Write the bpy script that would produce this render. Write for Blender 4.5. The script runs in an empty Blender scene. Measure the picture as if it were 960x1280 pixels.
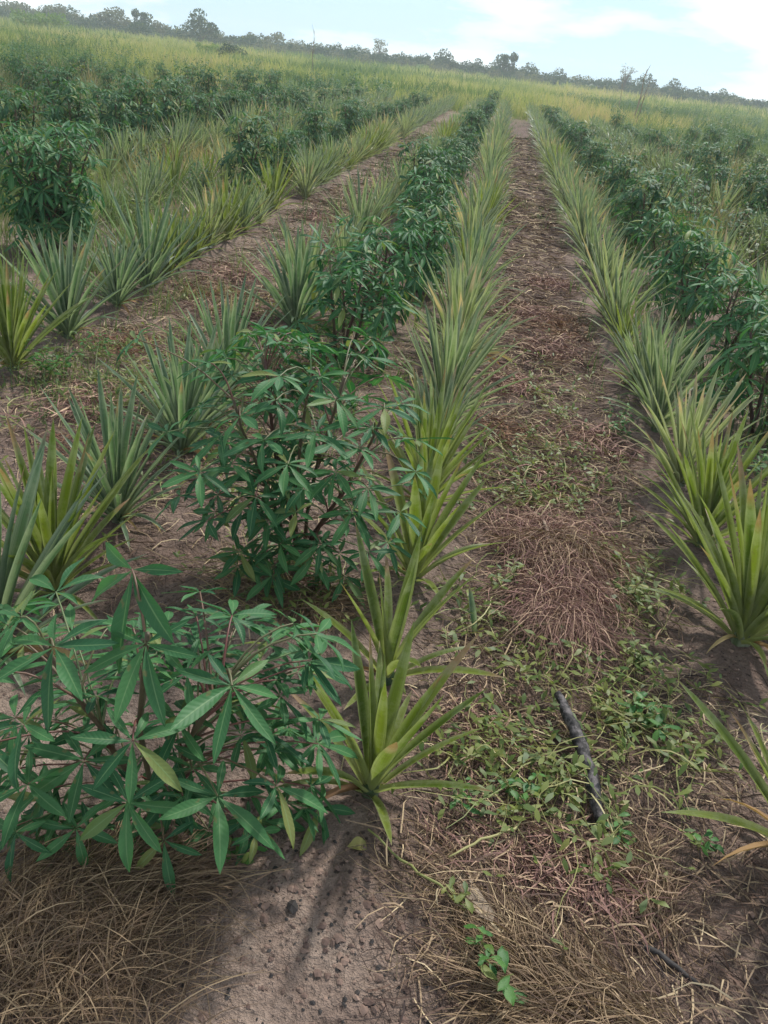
import bpy, math, random
import numpy as np
from mathutils import Matrix, Vector, Euler, noise
random.seed(7); rng = np.random.default_rng(7)
scene = bpy.context.scene
col = scene.collection
R_ = math.radians

# ------------------------------------------------------------------ camera
F = 1000.0; H = 1.6
vp = np.array([160.0, 549.0, -F]); vp /= np.linalg.norm(vp)
hz = np.array([1, -0.1195, 0.0])
up = np.cross(hz, vp); up /= np.linalg.norm(up)
RM = np.array([np.cross(vp, up), vp, up])
def px(u, v, z=0.0):
    d = RM @ np.array([u - 480, 640 - v, -F]); t = (z - H) / d[2]
    return Vector((d[0] * t, d[1] * t, z))
def ray_at(u, v, Y):
    d = RM @ np.array([u - 480, 640 - v, -F]); t = Y / d[1]
    return Vector((d[0] * t, Y, H + d[2] * t))
cam = bpy.data.cameras.new('camera'); camo = bpy.data.objects.new('camera', cam); col.objects.link(camo)
cam.sensor_fit = 'VERTICAL'; cam.sensor_height = 24.0; cam.lens = 24.0 * F / 1280.0
cam.clip_start = 0.05; cam.clip_end = 3000
M4 = Matrix([list(RM[i]) + [0] for i in range(3)] + [[0, 0, 0, 1]]); M4.translation = Vector((0, 0, H))
camo.matrix_world = M4
scene.camera = camo

# ------------------------------------------------------------------ light
SUN_EL, SUN_AZ = 52.0, 24.0          # azimuth measured from the row direction (+Y) towards +X
sunl = bpy.data.lights.new('sun', 'SUN'); suno = bpy.data.objects.new('sun', sunl); col.objects.link(suno)
sunl.energy = 5.0; sunl.angle = R_(4.0); sunl.color = (1.0, 0.96, 0.90)
sd = Vector((math.sin(R_(SUN_AZ)) * math.cos(R_(SUN_EL)), math.cos(R_(SUN_AZ)) * math.cos(R_(SUN_EL)), math.sin(R_(SUN_EL))))
suno.rotation_euler = sd.to_track_quat('Z', 'Y').to_euler()
world = bpy.data.worlds.new('World'); scene.world = world; world.use_nodes = True
wt = world.node_tree; wn = wt.nodes; wl = wt.links
for n in list(wn): wn.remove(n)
sky = wn.new('ShaderNodeTexSky'); sky.sky_type = 'NISHITA'; sky.sun_disc = False
sky.sun_elevation = R_(SUN_EL); sky.sun_rotation = R_(SUN_AZ); sky.dust_density = 0.6; sky.air_density = 1.0
tc = wn.new('ShaderNodeTexCoord'); mp = wn.new('ShaderNodeMapping'); mp.inputs['Scale'].default_value = (2.0, 2.0, 7.0)
mp.inputs['Location'].default_value = (0.35, 0.2, 0.1)
nz = wn.new('ShaderNodeTexNoise'); nz.inputs['Scale'].default_value = 1.3; nz.inputs['Detail'].default_value = 7; nz.inputs['Roughness'].default_value = 0.55
rp = wn.new('ShaderNodeValToRGB'); rp.color_ramp.elements[0].position = 0.47; rp.color_ramp.elements[1].position = 0.60
rp.color_ramp.elements[0].color = (0.0, 0.0, 0.0, 1); rp.color_ramp.elements[1].color = (1, 1, 1, 1)
veil = wn.new('ShaderNodeMixRGB'); vx = wn.new('ShaderNodeSeparateXYZ'); vr = wn.new('ShaderNodeValToRGB'); vr.color_ramp.elements[0].color = (.85, .85, .85, 1); vr.color_ramp.elements[1].color = (.08, .08, .08, 1); vr.color_ramp.elements[1].position = 0.55; wl.new(tc.outputs['Generated'], vx.inputs[0]); wl.new(vx.outputs[2], vr.inputs[0]); wl.new(vr.outputs[0], veil.inputs[0]); veil.inputs[2].default_value = (6.3, 9.0, 11.0, 1)
mx = wn.new('ShaderNodeMixRGB'); mx.inputs[2].default_value = (13, 13.4, 13.6, 1)
bg = wn.new('ShaderNodeBackground'); bg.inputs[1].default_value = 0.13; ow = wn.new('ShaderNodeOutputWorld')
wl.new(tc.outputs['Generated'], mp.inputs[0]); wl.new(mp.outputs[0], nz.inputs[0]); wl.new(nz.outputs[0], rp.inputs[0])
wl.new(rp.outputs[0], mx.inputs[0]); wl.new(sky.outputs[0], veil.inputs[1]); wl.new(veil.outputs[0], mx.inputs[1]); wl.new(mx.outputs[0], bg.inputs[0]); wl.new(bg.outputs[0], ow.inputs[0])
scene.view_settings.view_transform = 'Standard'; scene.view_settings.look = 'None'
scene.view_settings.exposure = -0.22; scene.view_settings.gamma = 1.0
scene.cycles.volume_bounces = 1; scene.cycles.max_bounces = 6; scene.cycles.transparent_max_bounces = 4
scene.cycles.diffuse_bounces = 3; scene.cycles.use_denoising = True

# ------------------------------------------------------------------ materials
def lin(r, g, b):
    f = lambda c: (c / 255 / 12.92) if c / 255 <= 0.04045 else ((c / 255 + 0.055) / 1.055) ** 2.4
    return (f(r), f(g), f(b), 1)
class NT:
    def __init__(s, name):
        s.m = bpy.data.materials.new(name); s.m.use_nodes = True; s.t = s.m.node_tree; s.n = s.t.nodes; s.l = s.t.links
        for n in list(s.n): s.n.remove(n)
        s.out = s.n.new('ShaderNodeOutputMaterial'); s.b = s.n.new('ShaderNodeBsdfPrincipled'); s.l.new(s.b.outputs[0], s.out.inputs[0])
    def new(s, t, **k):
        n = s.n.new('ShaderNode' + t)
        for a, v in k.items():
            if a.startswith('i_'): n.inputs[int(a[2:])].default_value = v
            else: setattr(n, a, v)
        return n
    def put(s, sock, v):
        if hasattr(v, 'is_linked') or hasattr(v, 'links'): s.l.new(v, sock)
        else: sock.default_value = v
    def ramp(s, fac, stops):
        r = s.n.new('ShaderNodeValToRGB'); e = r.color_ramp.elements
        while len(e) < len(stops): e.new(0.5)
        for i, (p, c) in enumerate(stops):
            e[i].position = p; e[i].color = c if not isinstance(c, (int, float)) else (c, c, c, 1)
        s.put(r.inputs[0], fac); return r.outputs[0]
    def mix(s, f, a, b, mode='MIX'):
        n = s.n.new('ShaderNodeMixRGB'); n.blend_type = mode
        s.put(n.inputs[0], f); s.put(n.inputs[1], a); s.put(n.inputs[2], b); return n.outputs[0]
    def math(s, op, a, b=0.0, clamp=False):
        n = s.n.new('ShaderNodeMath'); n.operation = op; n.use_clamp = clamp; s.put(n.inputs[0], a); s.put(n.inputs[1], b); return n.outputs[0]
    def noise(s, scale, detail=3, rough=0.5, vec=None):
        n = s.n.new('ShaderNodeTexNoise'); n.inputs['Scale'].default_value = scale; n.inputs['Detail'].default_value = detail; n.inputs['Roughness'].default_value = rough
        if vec is not None: s.l.new(vec, n.inputs[0])
        return n.outputs[0]
    def attr(s):
        a = s.n.new('ShaderNodeAttribute'); a.attribute_name = 'pv'; x = s.n.new('ShaderNodeSeparateColor'); s.l.new(a.outputs['Color'], x.inputs[0]); return x.outputs
    def orand(s):
        return s.n.new('ShaderNodeObjectInfo').outputs['Random']
    def objco(s): return s.n.new('ShaderNodeTexCoord').outputs['Object']
    def wpos(s): return s.n.new('ShaderNodeNewGeometry').outputs['Position']
    def bump(s, h, strength, dist):
        b = s.n.new('ShaderNodeBump'); b.inputs['Strength'].default_value = strength; b.inputs['Distance'].default_value = dist
        s.l.new(h, b.inputs['Height']); s.l.new(b.outputs[0], s.b.inputs['Normal'])
    def translucent(s, colr, amt, boost=1.0):
        t = s.n.new('ShaderNodeBsdfTranslucent'); c = s.mix(1.0, colr, (1.2 * boost, 1.3 * boost, 0.75 * boost, 1), 'MULTIPLY'); s.l.new(c, t.inputs[0])
        m = s.n.new('ShaderNodeMixShader'); m.inputs[0].default_value = amt
        s.l.new(s.b.outputs[0], m.inputs[1]); s.l.new(t.outputs[0], m.inputs[2]); s.l.new(m.outputs[0], s.out.inputs[0])

def frac_rand(t, r, seed=0.0):
    return t.math('FRACT', t.math('ADD', t.math('ADD', r, t.orand()), seed))

def mat_pine(name, mid, mid2, edge, base, tip, tipmax):
    t = NT(name); r, g, b = t.attr()[:3]
    rnd = frac_rand(t, r); rnd2 = frac_rand(t, t.math('MULTIPLY', rnd, 7.31))
    mg = t.mix(rnd, mid, mid2)
    cen = t.math('ABSOLUTE', t.math('SUBTRACT', g, 0.5))
    ef = t.ramp(cen, [(0.18, 0.0), (0.32, 0.55), (0.42, 1.0)])
    c = t.mix(t.math('MULTIPLY', ef, t.ramp(b, [(0.0, 0.8), (0.9, 0.35)])), mg, edge)
    # fine lengthwise streaks
    cv = t.new('CombineXYZ'); t.l.new(t.math('MULTIPLY', g, 26.0), cv.inputs[0]); t.l.new(t.math('MULTIPLY', b, 2.0), cv.inputs[1]); t.l.new(t.math('MULTIPLY', rnd, 30.0), cv.inputs[2])
    st = t.noise(1.0, 2, 0.6, cv.outputs[0])
    c = t.mix(0.45, c, t.ramp(st, [(0.3, 0.25), (0.7, 1.0)]), 'MULTIPLY')
    c = t.mix(t.ramp(b, [(0.0, 1.0), (0.10, 0.55), (0.28, 0.0)]), c, base)
    thr = t.math('SUBTRACT', b, t.math('SUBTRACT', 1.0, t.math('MULTIPLY', t.math('POWER', rnd2, 2.5), tipmax)))
    tf = t.ramp(t.math('ADD', thr, t.math('MULTIPLY', t.math('SUBTRACT', st, 0.5), 0.15)), [(0.0, 0.0), (0.10, 1.0)])
    c = t.mix(tf, c, tip)
    bl = t.noise(22.0, 4, 0.65, t.objco()); c = t.mix(t.ramp(bl, [(0.45, 0.0), (0.75, 0.45)]), c, lin(168, 172, 150)); c = t.mix(t.ramp(bl, [(0.25, 0.5), (0.36, 0.0)]), c, lin(92, 80, 58))
    t.l.new(c, t.b.inputs['Base Color']); t.b.inputs['Roughness'].default_value = 0.42; t.b.inputs['Specular IOR Level'].default_value = 0.45
    t.bump(st, 0.35, 0.002); t.translucent(c, 0.38, 1.05); return t.m

M_PG = mat_pine('pineapple_leaf_green', lin(84, 110, 80), lin(126, 144, 102), lin(196, 202, 178), lin(146, 160, 110), lin(168, 148, 118), 0.25)
M_PT = mat_pine('pineapple_leaf_pale', lin(112, 130, 88), lin(150, 158, 112), lin(208, 208, 182), lin(160, 164, 118), lin(182, 158, 130), 0.42)
M_PY = mat_pine('pineapple_leaf_yellow_green', lin(88, 112, 40), lin(128, 142, 54), lin(166, 172, 124), lin(180, 186, 124), lin(142, 116, 84), 0.32)
M_PS = mat_pine('pineapple_leaf_silver', lin(78, 108, 80), lin(104, 132, 100), lin(180, 192, 172), lin(140, 158, 124), lin(146, 124, 100), 0.25)

def mat_leaf(name, c1, c2, vein, trans=0.32, rough=0.45, veins=True):
    t = NT(name); r, g, b = t.attr()[:3]
    rnd = frac_rand(t, r); c = t.mix(rnd, c1, c2)
    c = t.mix(0.5, c, t.ramp(t.noise(9.0, 3, 0.6, t.objco()), [(0.3, 0.55), (0.7, 1.0)]), 'MULTIPLY')
    rz = t.math('FRACT', t.math('MULTIPLY', rnd, 13.7)); c = t.mix(t.ramp(rz, [(0.90, 0.0), (0.97, 0.55)]), c, lin(150, 146, 78))
    sp = t.noise(30.0, 3, 0.6, t.objco()); c = t.mix(t.ramp(sp, [(0.66, 0.0), (0.72, 0.6)]), c, lin(120, 104, 66))
    if veins:
        cen = t.math('ABSOLUTE', t.math('SUBTRACT', g, 0.5))
        mid = t.ramp(cen, [(0.0, 0.6), (0.03, 0.3), (0.06, 0.0)])
        w = t.math('SINE', t.math('MULTIPLY', t.math('SUBTRACT', b, t.math('MULTIPLY', cen, 0.22)), 75.0))
        sv = t.ramp(w, [(0.85, 0.0), (1.0, 0.07)])
        f = t.math('MAXIMUM', mid, sv)
        c = t.mix(f, c, vein)
        c = t.mix(t.ramp(b, [(0.0, 0.6), (0.08, 0.0)]), c, vein)
        t.bump(w, 0.15, 0.001)
    t.l.new(c, t.b.inputs['Base Color']); t.b.inputs['Roughness'].default_value = rough; t.b.inputs['Specular IOR Level'].default_value = 0.38
    t.translucent(c, trans); return t.m
M_CL = mat_leaf('cassava_leaf', lin(38, 92, 56), lin(78, 130, 76), lin(128, 160, 110), 0.32, 0.55)
M_CF = mat_leaf('cassava_leaf_far', lin(44, 90, 60), lin(88, 128, 80), lin(100, 130, 90), 0.32, 0.6, False)
M_WD = mat_leaf('weed_leaf', lin(78, 104, 52), lin(132, 142, 74), lin(140, 160, 100), 0.35, 0.5, False)
M_WB = mat_leaf('weed_leaf_bright', lin(58, 112, 54), lin(96, 142, 70), lin(150, 170, 110), 0.35, 0.5, False)
def mat_ramp(name, stops, rough=0.8, trans=0.0, nscale=None, bump=None):
    t = NT(name); r, g, b = t.attr()[:3]; rnd = r if name.endswith('grass') else frac_rand(t, r)
    c = t.ramp(rnd, stops)
    if nscale:
        nn = t.noise(nscale, 5, 0.6, t.objco()); c = t.mix(0.7, c, t.ramp(nn, [(0.3, 0.4), (0.7, 1.0)]), 'MULTIPLY')
        if bump: t.bump(nn, 0.8, bump)
    t.l.new(c, t.b.inputs['Base Color']); t.b.inputs['Roughness'].default_value = rough
    if trans: t.translucent(c, trans)
    return t.m
M_STEM = mat_ramp('reddish_stem', [(0, lin(72, 48, 42)), (0.5, lin(98, 66, 56)), (1, lin(92, 84, 62))], 0.6, 0, 40, 0.002)
M_PET = mat_ramp('petiole', [(0, lin(104, 58, 54)), (0.4, lin(100, 84, 60)), (1, lin(92, 120, 72))], 0.5)
M_STRAW = mat_ramp('dry_straw', [(0, lin(86, 68, 56)), (0.5, lin(124, 102, 80)), (1, lin(176, 152, 120))], 0.8, 0.15)
M_ROOT = mat_ramp('dry_roots', [(0, lin(96, 68, 64)), (0.5, lin(142, 108, 98)), (1, lin(190, 162, 134))], 0.85)
M_RED = mat_ramp('red_litter', [(0, lin(88, 58, 50)), (0.5, lin(124, 86, 68)), (1, lin(170, 136, 104))], 0.85, 0.1)
M_LIT = mat_ramp('litter', [(0, lin(52, 42, 40)), (0.45, lin(112, 88, 74)), (0.8, lin(170, 148, 118)), (1, lin(206, 186, 150))], 0.9)
M_VINE = mat_ramp('creeping_stem', [(0, lin(112, 122, 64)), (0.5, lin(146, 146, 88)), (1, lin(176, 168, 118))], 0.6, 0.15)
M_GRN = mat_ramp('green_grass', [(0.05, lin(66, 94, 58)), (0.5, lin(96, 118, 74)), (0.8, lin(130, 142, 92)), (1, lin(170, 156, 116))], 0.6, 0.35)
M_YEL = mat_ramp('yellow_grass', [(0.08, lin(78, 106, 64)), (0.35, lin(118, 136, 80)), (0.6, lin(164, 164, 106)), (0.95, lin(188, 170, 130))], 0.7, 0.35)
M_BRN = mat_ramp('brown_grass', [(0.1, lin(74, 96, 62)), (0.35, lin(104, 116, 76)), (0.6, lin(146, 132, 98)), (0.95, lin(190, 166, 132))], 0.7, 0.3)
M_CHAR = mat_ramp('charcoal', [(0, lin(30, 27, 28)), (1, lin(52, 46, 44))], 0.7, 0, 30, 0.004)
M_CLOD = mat_ramp('soil_clod', [(0, lin(104, 84, 76)), (1, lin(150, 126, 112))], 0.95, 0, 30, 0.004)
M_BARK = mat_ramp('bark', [(0, lin(92, 80, 70)), (1, lin(122, 110, 98))], 0.9, 0, 20, 0.01)
M_DEAD = mat_ramp('dead_wood', [(0, lin(140, 124, 108)), (1, lin(160, 144, 124))], 0.9, 0, 20, 0.004)
M_TREE = mat_leaf('tree_leaf', lin(38, 68, 50), lin(68, 94, 68), lin(90, 100, 80), 0.25, 0.6, False)
M_TREB = mat_leaf('tree_leaf_dull', lin(94, 102, 78), lin(124, 124, 96), lin(90, 100, 80), 0.25, 0.6, False)
M_TREY = mat_leaf('tree_leaf_light', lin(96, 128, 56), lin(132, 156, 74), lin(90, 100, 80), 0.3, 0.6, False)

def mat_stick():
    t = NT('charred_wood'); n = t.noise(38, 4, 0.7, t.objco()); x = t.new('SeparateXYZ'); t.l.new(t.objco(), x.inputs[0])
    f = t.ramp(t.math('ADD', n, t.math('MULTIPLY', x.outputs[0], .3)), [(0.48, 0.0), (0.62, 0.8)])
    c = t.mix(f, lin(22, 20, 21), lin(104, 98, 98)); t.l.new(c, t.b.inputs['Base Color']); t.b.inputs['Roughness'].default_value = 0.7
    t.bump(t.noise(50, 3, 0.6, t.objco()), 0.8, 0.004); return t.m
M_STICK = mat_stick()

def mat_ground():
    t = NT('soil'); p = t.wpos(); s = t.new('SeparateXYZ'); t.l.new(p, s.inputs[0]); X, Y = s.outputs[0], s.outputs[1]
    n1 = t.noise(1.1, 4, 0.6, p); n2 = t.noise(7.0, 6, 0.68, p); n3 = t.noise(60.0, 4, 0.7, p); n4 = t.noise(0.45, 3, 0.5, p)
    sand = t.mix(t.ramp(n2, [(0.3, 0.0), (0.7, 1.0)]), lin(138, 118, 107), lin(194, 172, 156))
    dark = t.mix(t.ramp(n2, [(0.3, 0.0), (0.7, 1.0)]), lin(82, 66, 60), lin(134, 110, 99))
    # the bare path is darker and full of broken litter
    pth = t.math('ABSOLUTE', t.math('SUBTRACT', X, 0.5)); pf = t.ramp(pth, [(0.20, 0.75), (0.62, 0.0)])
    df = t.math('MAXIMUM', pf, t.ramp(n1, [(0.42, 0.0), (0.62, 0.85)]))
    df = t.math('MULTIPLY', df, t.ramp(n2, [(0.25, 0.6), (0.6, 1.0)]))
    c = t.mix(df, sand, dark)
    v = t.new('TexVoronoi'); v.inputs['Scale'].default_value = 34; t.l.new(t.mix(0.12, p, t.n.new('ShaderNodeTexNoise').outputs['Color'], 'ADD'), v.inputs['Vector'])
    sp = t.ramp(t.math('ADD', v.outputs['Distance'], t.math('MULTIPLY', n2, 0.5)), [(0.36, 0.75), (0.44, 0.0)])
    c = t.mix(sp, c, lin(58, 48, 48))
    c = t.mix(0.8, c, t.ramp(n3, [(0.3, 0.42), (0.7, 1.0)]), 'MULTIPLY')
    # weedy ground further off and beside the beds
    g1 = t.mix(t.ramp(n1, [(0.35, 0.0), (0.65, 1.0)]), lin(82, 98, 54), lin(122, 116, 78))
    g2 = t.mix(t.ramp(n4, [(0.4, 0.0), (0.6, 1.0)]), lin(128, 146, 72), lin(176, 156, 98))
    gf = t.mix(t.ramp(t.math('DIVIDE', Y, 100.0), [(0.28, 0.0), (0.5, 1.0)]), g1, g2)
    side = t.math('SUBTRACT', t.math('ABSOLUTE', t.math('ADD', X, 0.3)), 3.3)
    a = t.ramp(t.math('MAXIMUM', t.math('DIVIDE', side, 1.5), t.math('DIVIDE', t.math('SUBTRACT', Y, 32), 16)), [(0.0, 0.0), (1.0, 1.0)])
    a = t.math('MULTIPLY', a, t.ramp(t.math('DIVIDE', Y, 10.0), [(0.5, 0.35), (0.9, 1.0)]))
    c = t.mix(a, c, gf)
    t.l.new(c, t.b.inputs['Base Color']); t.b.inputs['Roughness'].default_value = 0.95; t.b.inputs['Specular IOR Level'].default_value = 0.2
    t.bump(t.math('ADD', n2, t.math('MULTIPLY', n3, 0.9)), 1.0, 0.035); return t.m
M_SOIL = mat_ground()

# ------------------------------------------------------------------ geometry helpers
class Geo:
    def __init__(s): s.v = []; s.f = []; s.m = []; s.c = []; s.n = 0
    def add(s, v, f, mi=0, c=None):
        v = np.asarray(v, float).reshape(-1, 3)
        c = np.zeros((len(v), 3)) if c is None else np.asarray(c, float).reshape(-1, 3)
        s.v.append(v); s.c.append(c); o = s.n
        s.f.extend([tuple(i + o for i in q) for q in f]); s.m.extend([mi] * len(f)); s.n += len(v); return s
    def arr(s):
        if len(s.v) > 1: s.v = [np.concatenate(s.v)]; s.c = [np.concatenate(s.c)]
        return s.v[0], s.c[0]
    def join(s, g, M=None, tone=None):
        v, c = g.arr()
        if M is not None:
            A = np.array(M); v = v @ A[:3, :3].T + A[:3, 3]
        if tone is not None: c = c.copy(); c[:, 0] = (c[:, 0] + tone) % 1.0
        o = s.n; s.v.append(v); s.c.append(c); s.f.extend([tuple(i + o for i in q) for q in g.f]); s.m.extend(g.m); s.n += len(v); return s
    def mesh(s, name, mats, smooth=True):
        me = bpy.data.meshes.new(name); v, c = s.arr()
        me.from_pydata(v.tolist(), [], s.f); 
        for m in mats: me.materials.append(m)
        me.polygons.foreach_set('material_index', s.m); me.polygons.foreach_set('use_smooth', [smooth] * len(s.f))
        a = me.attributes.new('pv', 'FLOAT_COLOR', 'POINT'); a.data.foreach_set('color', np.column_stack([c, np.ones(len(c))]).ravel())
        me.update(); return me
def obj(name, data, parent=None, M=None, label=None, cat=None, group=None, kind=None):
    o = bpy.data.objects.new(name, data); col.objects.link(o)
    if parent is not None: o.parent = parent
    if M is not None: o.matrix_basis = M
    if label: o['label'] = label
    if cat: o['category'] = cat
    if group: o['group'] = group
    if kind: o['kind'] = kind
    return o
def TRS(loc=(0, 0, 0), rot=(0, 0, 0), sc=1.0):
    return Matrix.LocRotScale(Vector(loc), Euler(rot), Vector((sc, sc, sc)) if isinstance(sc, (int, float)) else Vector(sc))

def strip(pts, hw, side, lift=None, cols=3, tone=0.0, nrm=None):
    """a leaf blade: centre line, half widths, side vectors; the edges raised along nrm by lift (a folded channel)"""
    g = Geo(); K = len(pts); vs = []; cs = []
    for k in range(K):
        p = Vector(pts[k]); sv = Vector(side[k]); 
        for j in range(cols):
            a = -1 + 2 * j / (cols - 1)
            q = p + sv * (a * hw[k])
            if lift is not None: q = q + Vector(nrm[k]) * (lift[k] * a * a if cols > 3 else lift[k] * abs(a))
            vs.append(tuple(q)); cs.append((tone, 0.5 + a / 2, k / (K - 1)))
    f = [(k * cols + j, k * cols + j + 1, (k + 1) * cols + j + 1, (k + 1) * cols + j) for k in range(K - 1) for j in range(cols - 1)]
    return g.add(vs, f, 0, cs)

def tube(pts, rad, sides=6, tone=0.0, mi=0, cap=True):
    g = Geo(); K = len(pts); vs = []; cs = []
    pts = [Vector(p) for p in pts]
    for k in range(K):
        t = (pts[min(k + 1, K - 1)] - pts[max(k - 1, 0)]).normalized()
        a = t.orthogonal().normalized() if k == 0 else (a - t * a.dot(t)).normalized()
        b = t.cross(a)
        for j in range(sides):
            th = 2 * math.pi * j / sides
            vs.append(tuple(pts[k] + (a * math.cos(th) + b * math.sin(th)) * rad[k])); cs.append((tone, j / sides, k / (K - 1)))
    f = [(k * sides + j, k * sides + (j + 1) % sides, (k + 1) * sides + (j + 1) % sides, (k + 1) * sides + j) for k in range(K - 1) for j in range(sides)]
    if cap: f += [tuple(range(sides))[::-1], tuple((K - 1) * sides + j for j in range(sides))]
    return g.add(vs, f, mi, cs)

def ribbons(C, W, S, tone):
    """C (N,K,3) centre lines, W (N,K) half widths, S (N,K,3) side vectors -> one Geo, vectorised"""
    N, K, _ = C.shape; v = np.stack([C - S * W[..., None], C + S * W[..., None]], 2).reshape(-1, 3)
    k = np.arange(K - 1); base = (np.arange(N) * K * 2)[:, None] + 2 * k[None, :]
    f = np.stack([base, base + 1, base + 3, base + 2], -1).reshape(-1, 4)
    c = np.zeros((N, K, 2, 3)); c[..., 0] = tone[:, None, None]; c[:, :, 0, 1] = 0; c[:, :, 1, 1] = 1; c[..., 2] = np.linspace(0, 1, K)[None, :, None]
    g = Geo(); g.v = [v]; g.c = [c.reshape(-1, 3)]; g.f = [tuple(q) for q in f.tolist()]; g.m = [0] * len(g.f); g.n = len(v); return g

def gz(x, y):
    """ground height"""
    if y > 45 or abs(x) > 25: return 0.0
    fade = max(0.0, min(1.0, (45 - y) / 10)) * max(0.0, min(1.0, (25 - abs(x)) / 5))
    bed = math.cos((x - (-0.62)) / 2.26 * 2 * math.pi)
    n = noise.noise(Vector((x * 1.3, y * 1.3, 0))) * 0.03 + noise.noise(Vector((x * 4.0, y * 4.0, 3))) * 0.018 * max(0.0, min(1.0, (12 - y) / 5))
    n2f = max(0.0, min(1.0, (5.0 - y) / 2.0))
    if n2f > 0: n += (noise.noise(Vector((x * 12, y * 12, 5))) * 0.011 + noise.noise(Vector((x * 26, y * 26, 8))) * 0.006) * n2f
    return (bed * 0.02 + n) * fade
def gzv(P):
    return np.array([gz(a, b) for a, b in P])

# ------------------------------------------------------------------ ground
def spread(a, b, step, far, grow):
    r = list(np.arange(a, b, step)); x = r[-1]; s = step
    while x < far: s *= grow; x += s; r.append(x)
    return r
xs = spread(0.3, 2.3, 0.022, 420, 1.09); xn = spread(-0.3, 1.9, 0.022, 420, 1.09)
xs = [-x for x in reversed(xn)] + xs
ys = spread(0.3, 4.2, 0.022, 420, 1.05); ys = [-60, -20, -8, -3, -1, -0.3] + ys
vs = []
for y in ys:
    for x in xs: vs.append((x, y, gz(x, y)))
nx = len(xs)
fs = [(j * nx + i, j * nx + i + 1, (j + 1) * nx + i + 1, (j + 1) * nx + i) for j in range(len(ys) - 1) for i in range(nx - 1)]
ground = obj('ground', Geo().add(vs, fs).mesh('ground', [M_SOIL]), kind='structure', label='bare sandy soil with weedy ground further off')

# ------------------------------------------------------------------ haze
def box_mesh(name, a, b, mats):
    vs = [(x, y, z) for z in (a[2], b[2]) for y in (a[1], b[1]) for x in (a[0], b[0])]
    return Geo().add(vs, [(0, 2, 3, 1), (4, 5, 7, 6), (0, 1, 5, 4), (2, 6, 7, 3), (0, 4, 6, 2), (1, 3, 7, 5)]).mesh(name, mats, False)
hm = bpy.data.materials.new('haze'); hm.use_nodes = True; hn = hm.node_tree.nodes
for n in list(hn): hn.remove(n)
ho = hn.new('ShaderNodeOutputMaterial'); hv = hn.new('ShaderNodeVolumePrincipled'); hm.node_tree.links.new(hv.outputs[0], ho.inputs['Volume'])
hv.inputs['Color'].default_value = (0.86, 0.95, 1.0, 1); hv.inputs['Density'].default_value = 0.0014; hv.inputs['Anisotropy'].default_value = 0.35
x1 = max(xs) + 30; y1 = max(ys) + 30
obj('haze', box_mesh('haze', (-x1, -80, -1.3), (x1, y1, 9.5), [hm]), kind='stuff', label='thin pale haze over the field')

# ------------------------------------------------------------------ pineapples
def pine_leaf(L, wmax, bend, twist, seed, cols=5, K=9):
    r = random.Random(seed); pts = []; side = []; nr = []; hw = []; lf = []
    p = Vector((0, 0, 0)); ds = L / (K - 1); wob = r.uniform(-0.5, 0.5)
    for k in range(K):
        t = k / (K - 1); th = bend * (t ** 1.5) + 0.04 * math.sin(5 * t + wob)
        T = Vector((math.sin(th), 0, math.cos(th))); 
        tw = twist * t; S = Vector((0, 1, 0)); N = Vector((-T.z, 0, T.x))
        S2 = S * math.cos(tw) + N * math.sin(tw); N2 = N * math.cos(tw) - S * math.sin(tw)
        w = wmax * (0.80 + 0.35 * math.sin(min(t * 2.2, 1.57))) * (1 - t ** 2.3) ** 0.85 + 0.0007
        pts.append(p + Vector((0, wob * 0.03 * L * t * t, 0))); side.append(S2); nr.append(N2); hw.append(w * 0.5 * (0.62 + 0.38 * t)); lf.append(w * (0.50 - 0.34 * t))
        p = p + T * ds
    return strip(pts, hw, side, lf, cols, r.random(), nr)
LEAF_V = {}
BENDS = [0.10, 0.25, 0.42, 0.65, 1.0]
PROTO_L = 0.5
def leaf_mesh(mat, bi, vi):
    k = (mat.name, bi, vi)
    if k not in LEAF_V:
        g = pine_leaf(PROTO_L, 0.034, BENDS[bi], [-.35, .1, .45][vi], hash((bi, vi)) % 999)
        LEAF_V[k] = g.mesh('pineapple_leaf', [mat])
    return LEAF_V[k]
GA = 2.39996
def leaf_layout(n, r):
    out = []
    a0 = r.uniform(0, 6.28)
    for i in range(n):
        t = (i + 0.5) / n            # 0 inner .. 1 outer
        az = a0 + i * GA + r.uniform(-.2, .2)
        lean = R_(4 + 54 * t ** 1.25 + r.uniform(-6, 6))
        bi = min(4, max(0, int(t * 4.2 + r.uniform(-0.6, 1.0))))
        s = (0.85 + 0.32 * math.sin(math.pi * min(1, t * 1.15 + 0.1)) + r.uniform(-.1, .12)) * (1.0 if t < 0.85 else 0.75)
        rad = 0.008 + 0.022 * t
        out.append((az, lean, bi, r.randrange(3), s, rad, t))
    return out
core_g = tube([(0, 0, -0.05), (0, 0, 0.02), (0, 0, 0.08)], [0.026, 0.032, 0.018], 8)
CORE = core_g.mesh('pineapple_core', [M_PG])
DRYM = mat_ramp('dry_pineapple_leaf', [(0, lin(112, 82, 58)), (0.5, lin(168, 134, 92)), (1, lin(196, 176, 128))], 0.8, 0.25)
DRYL = [pine_leaf(0.3, 0.034, b, tw, i, 3, 7).mesh('dry_leaf', [DRYM]) for i, (b, tw) in enumerate([(1.5, 1.0), (1.9, -1.3), (1.2, 0.5)])]
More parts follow.
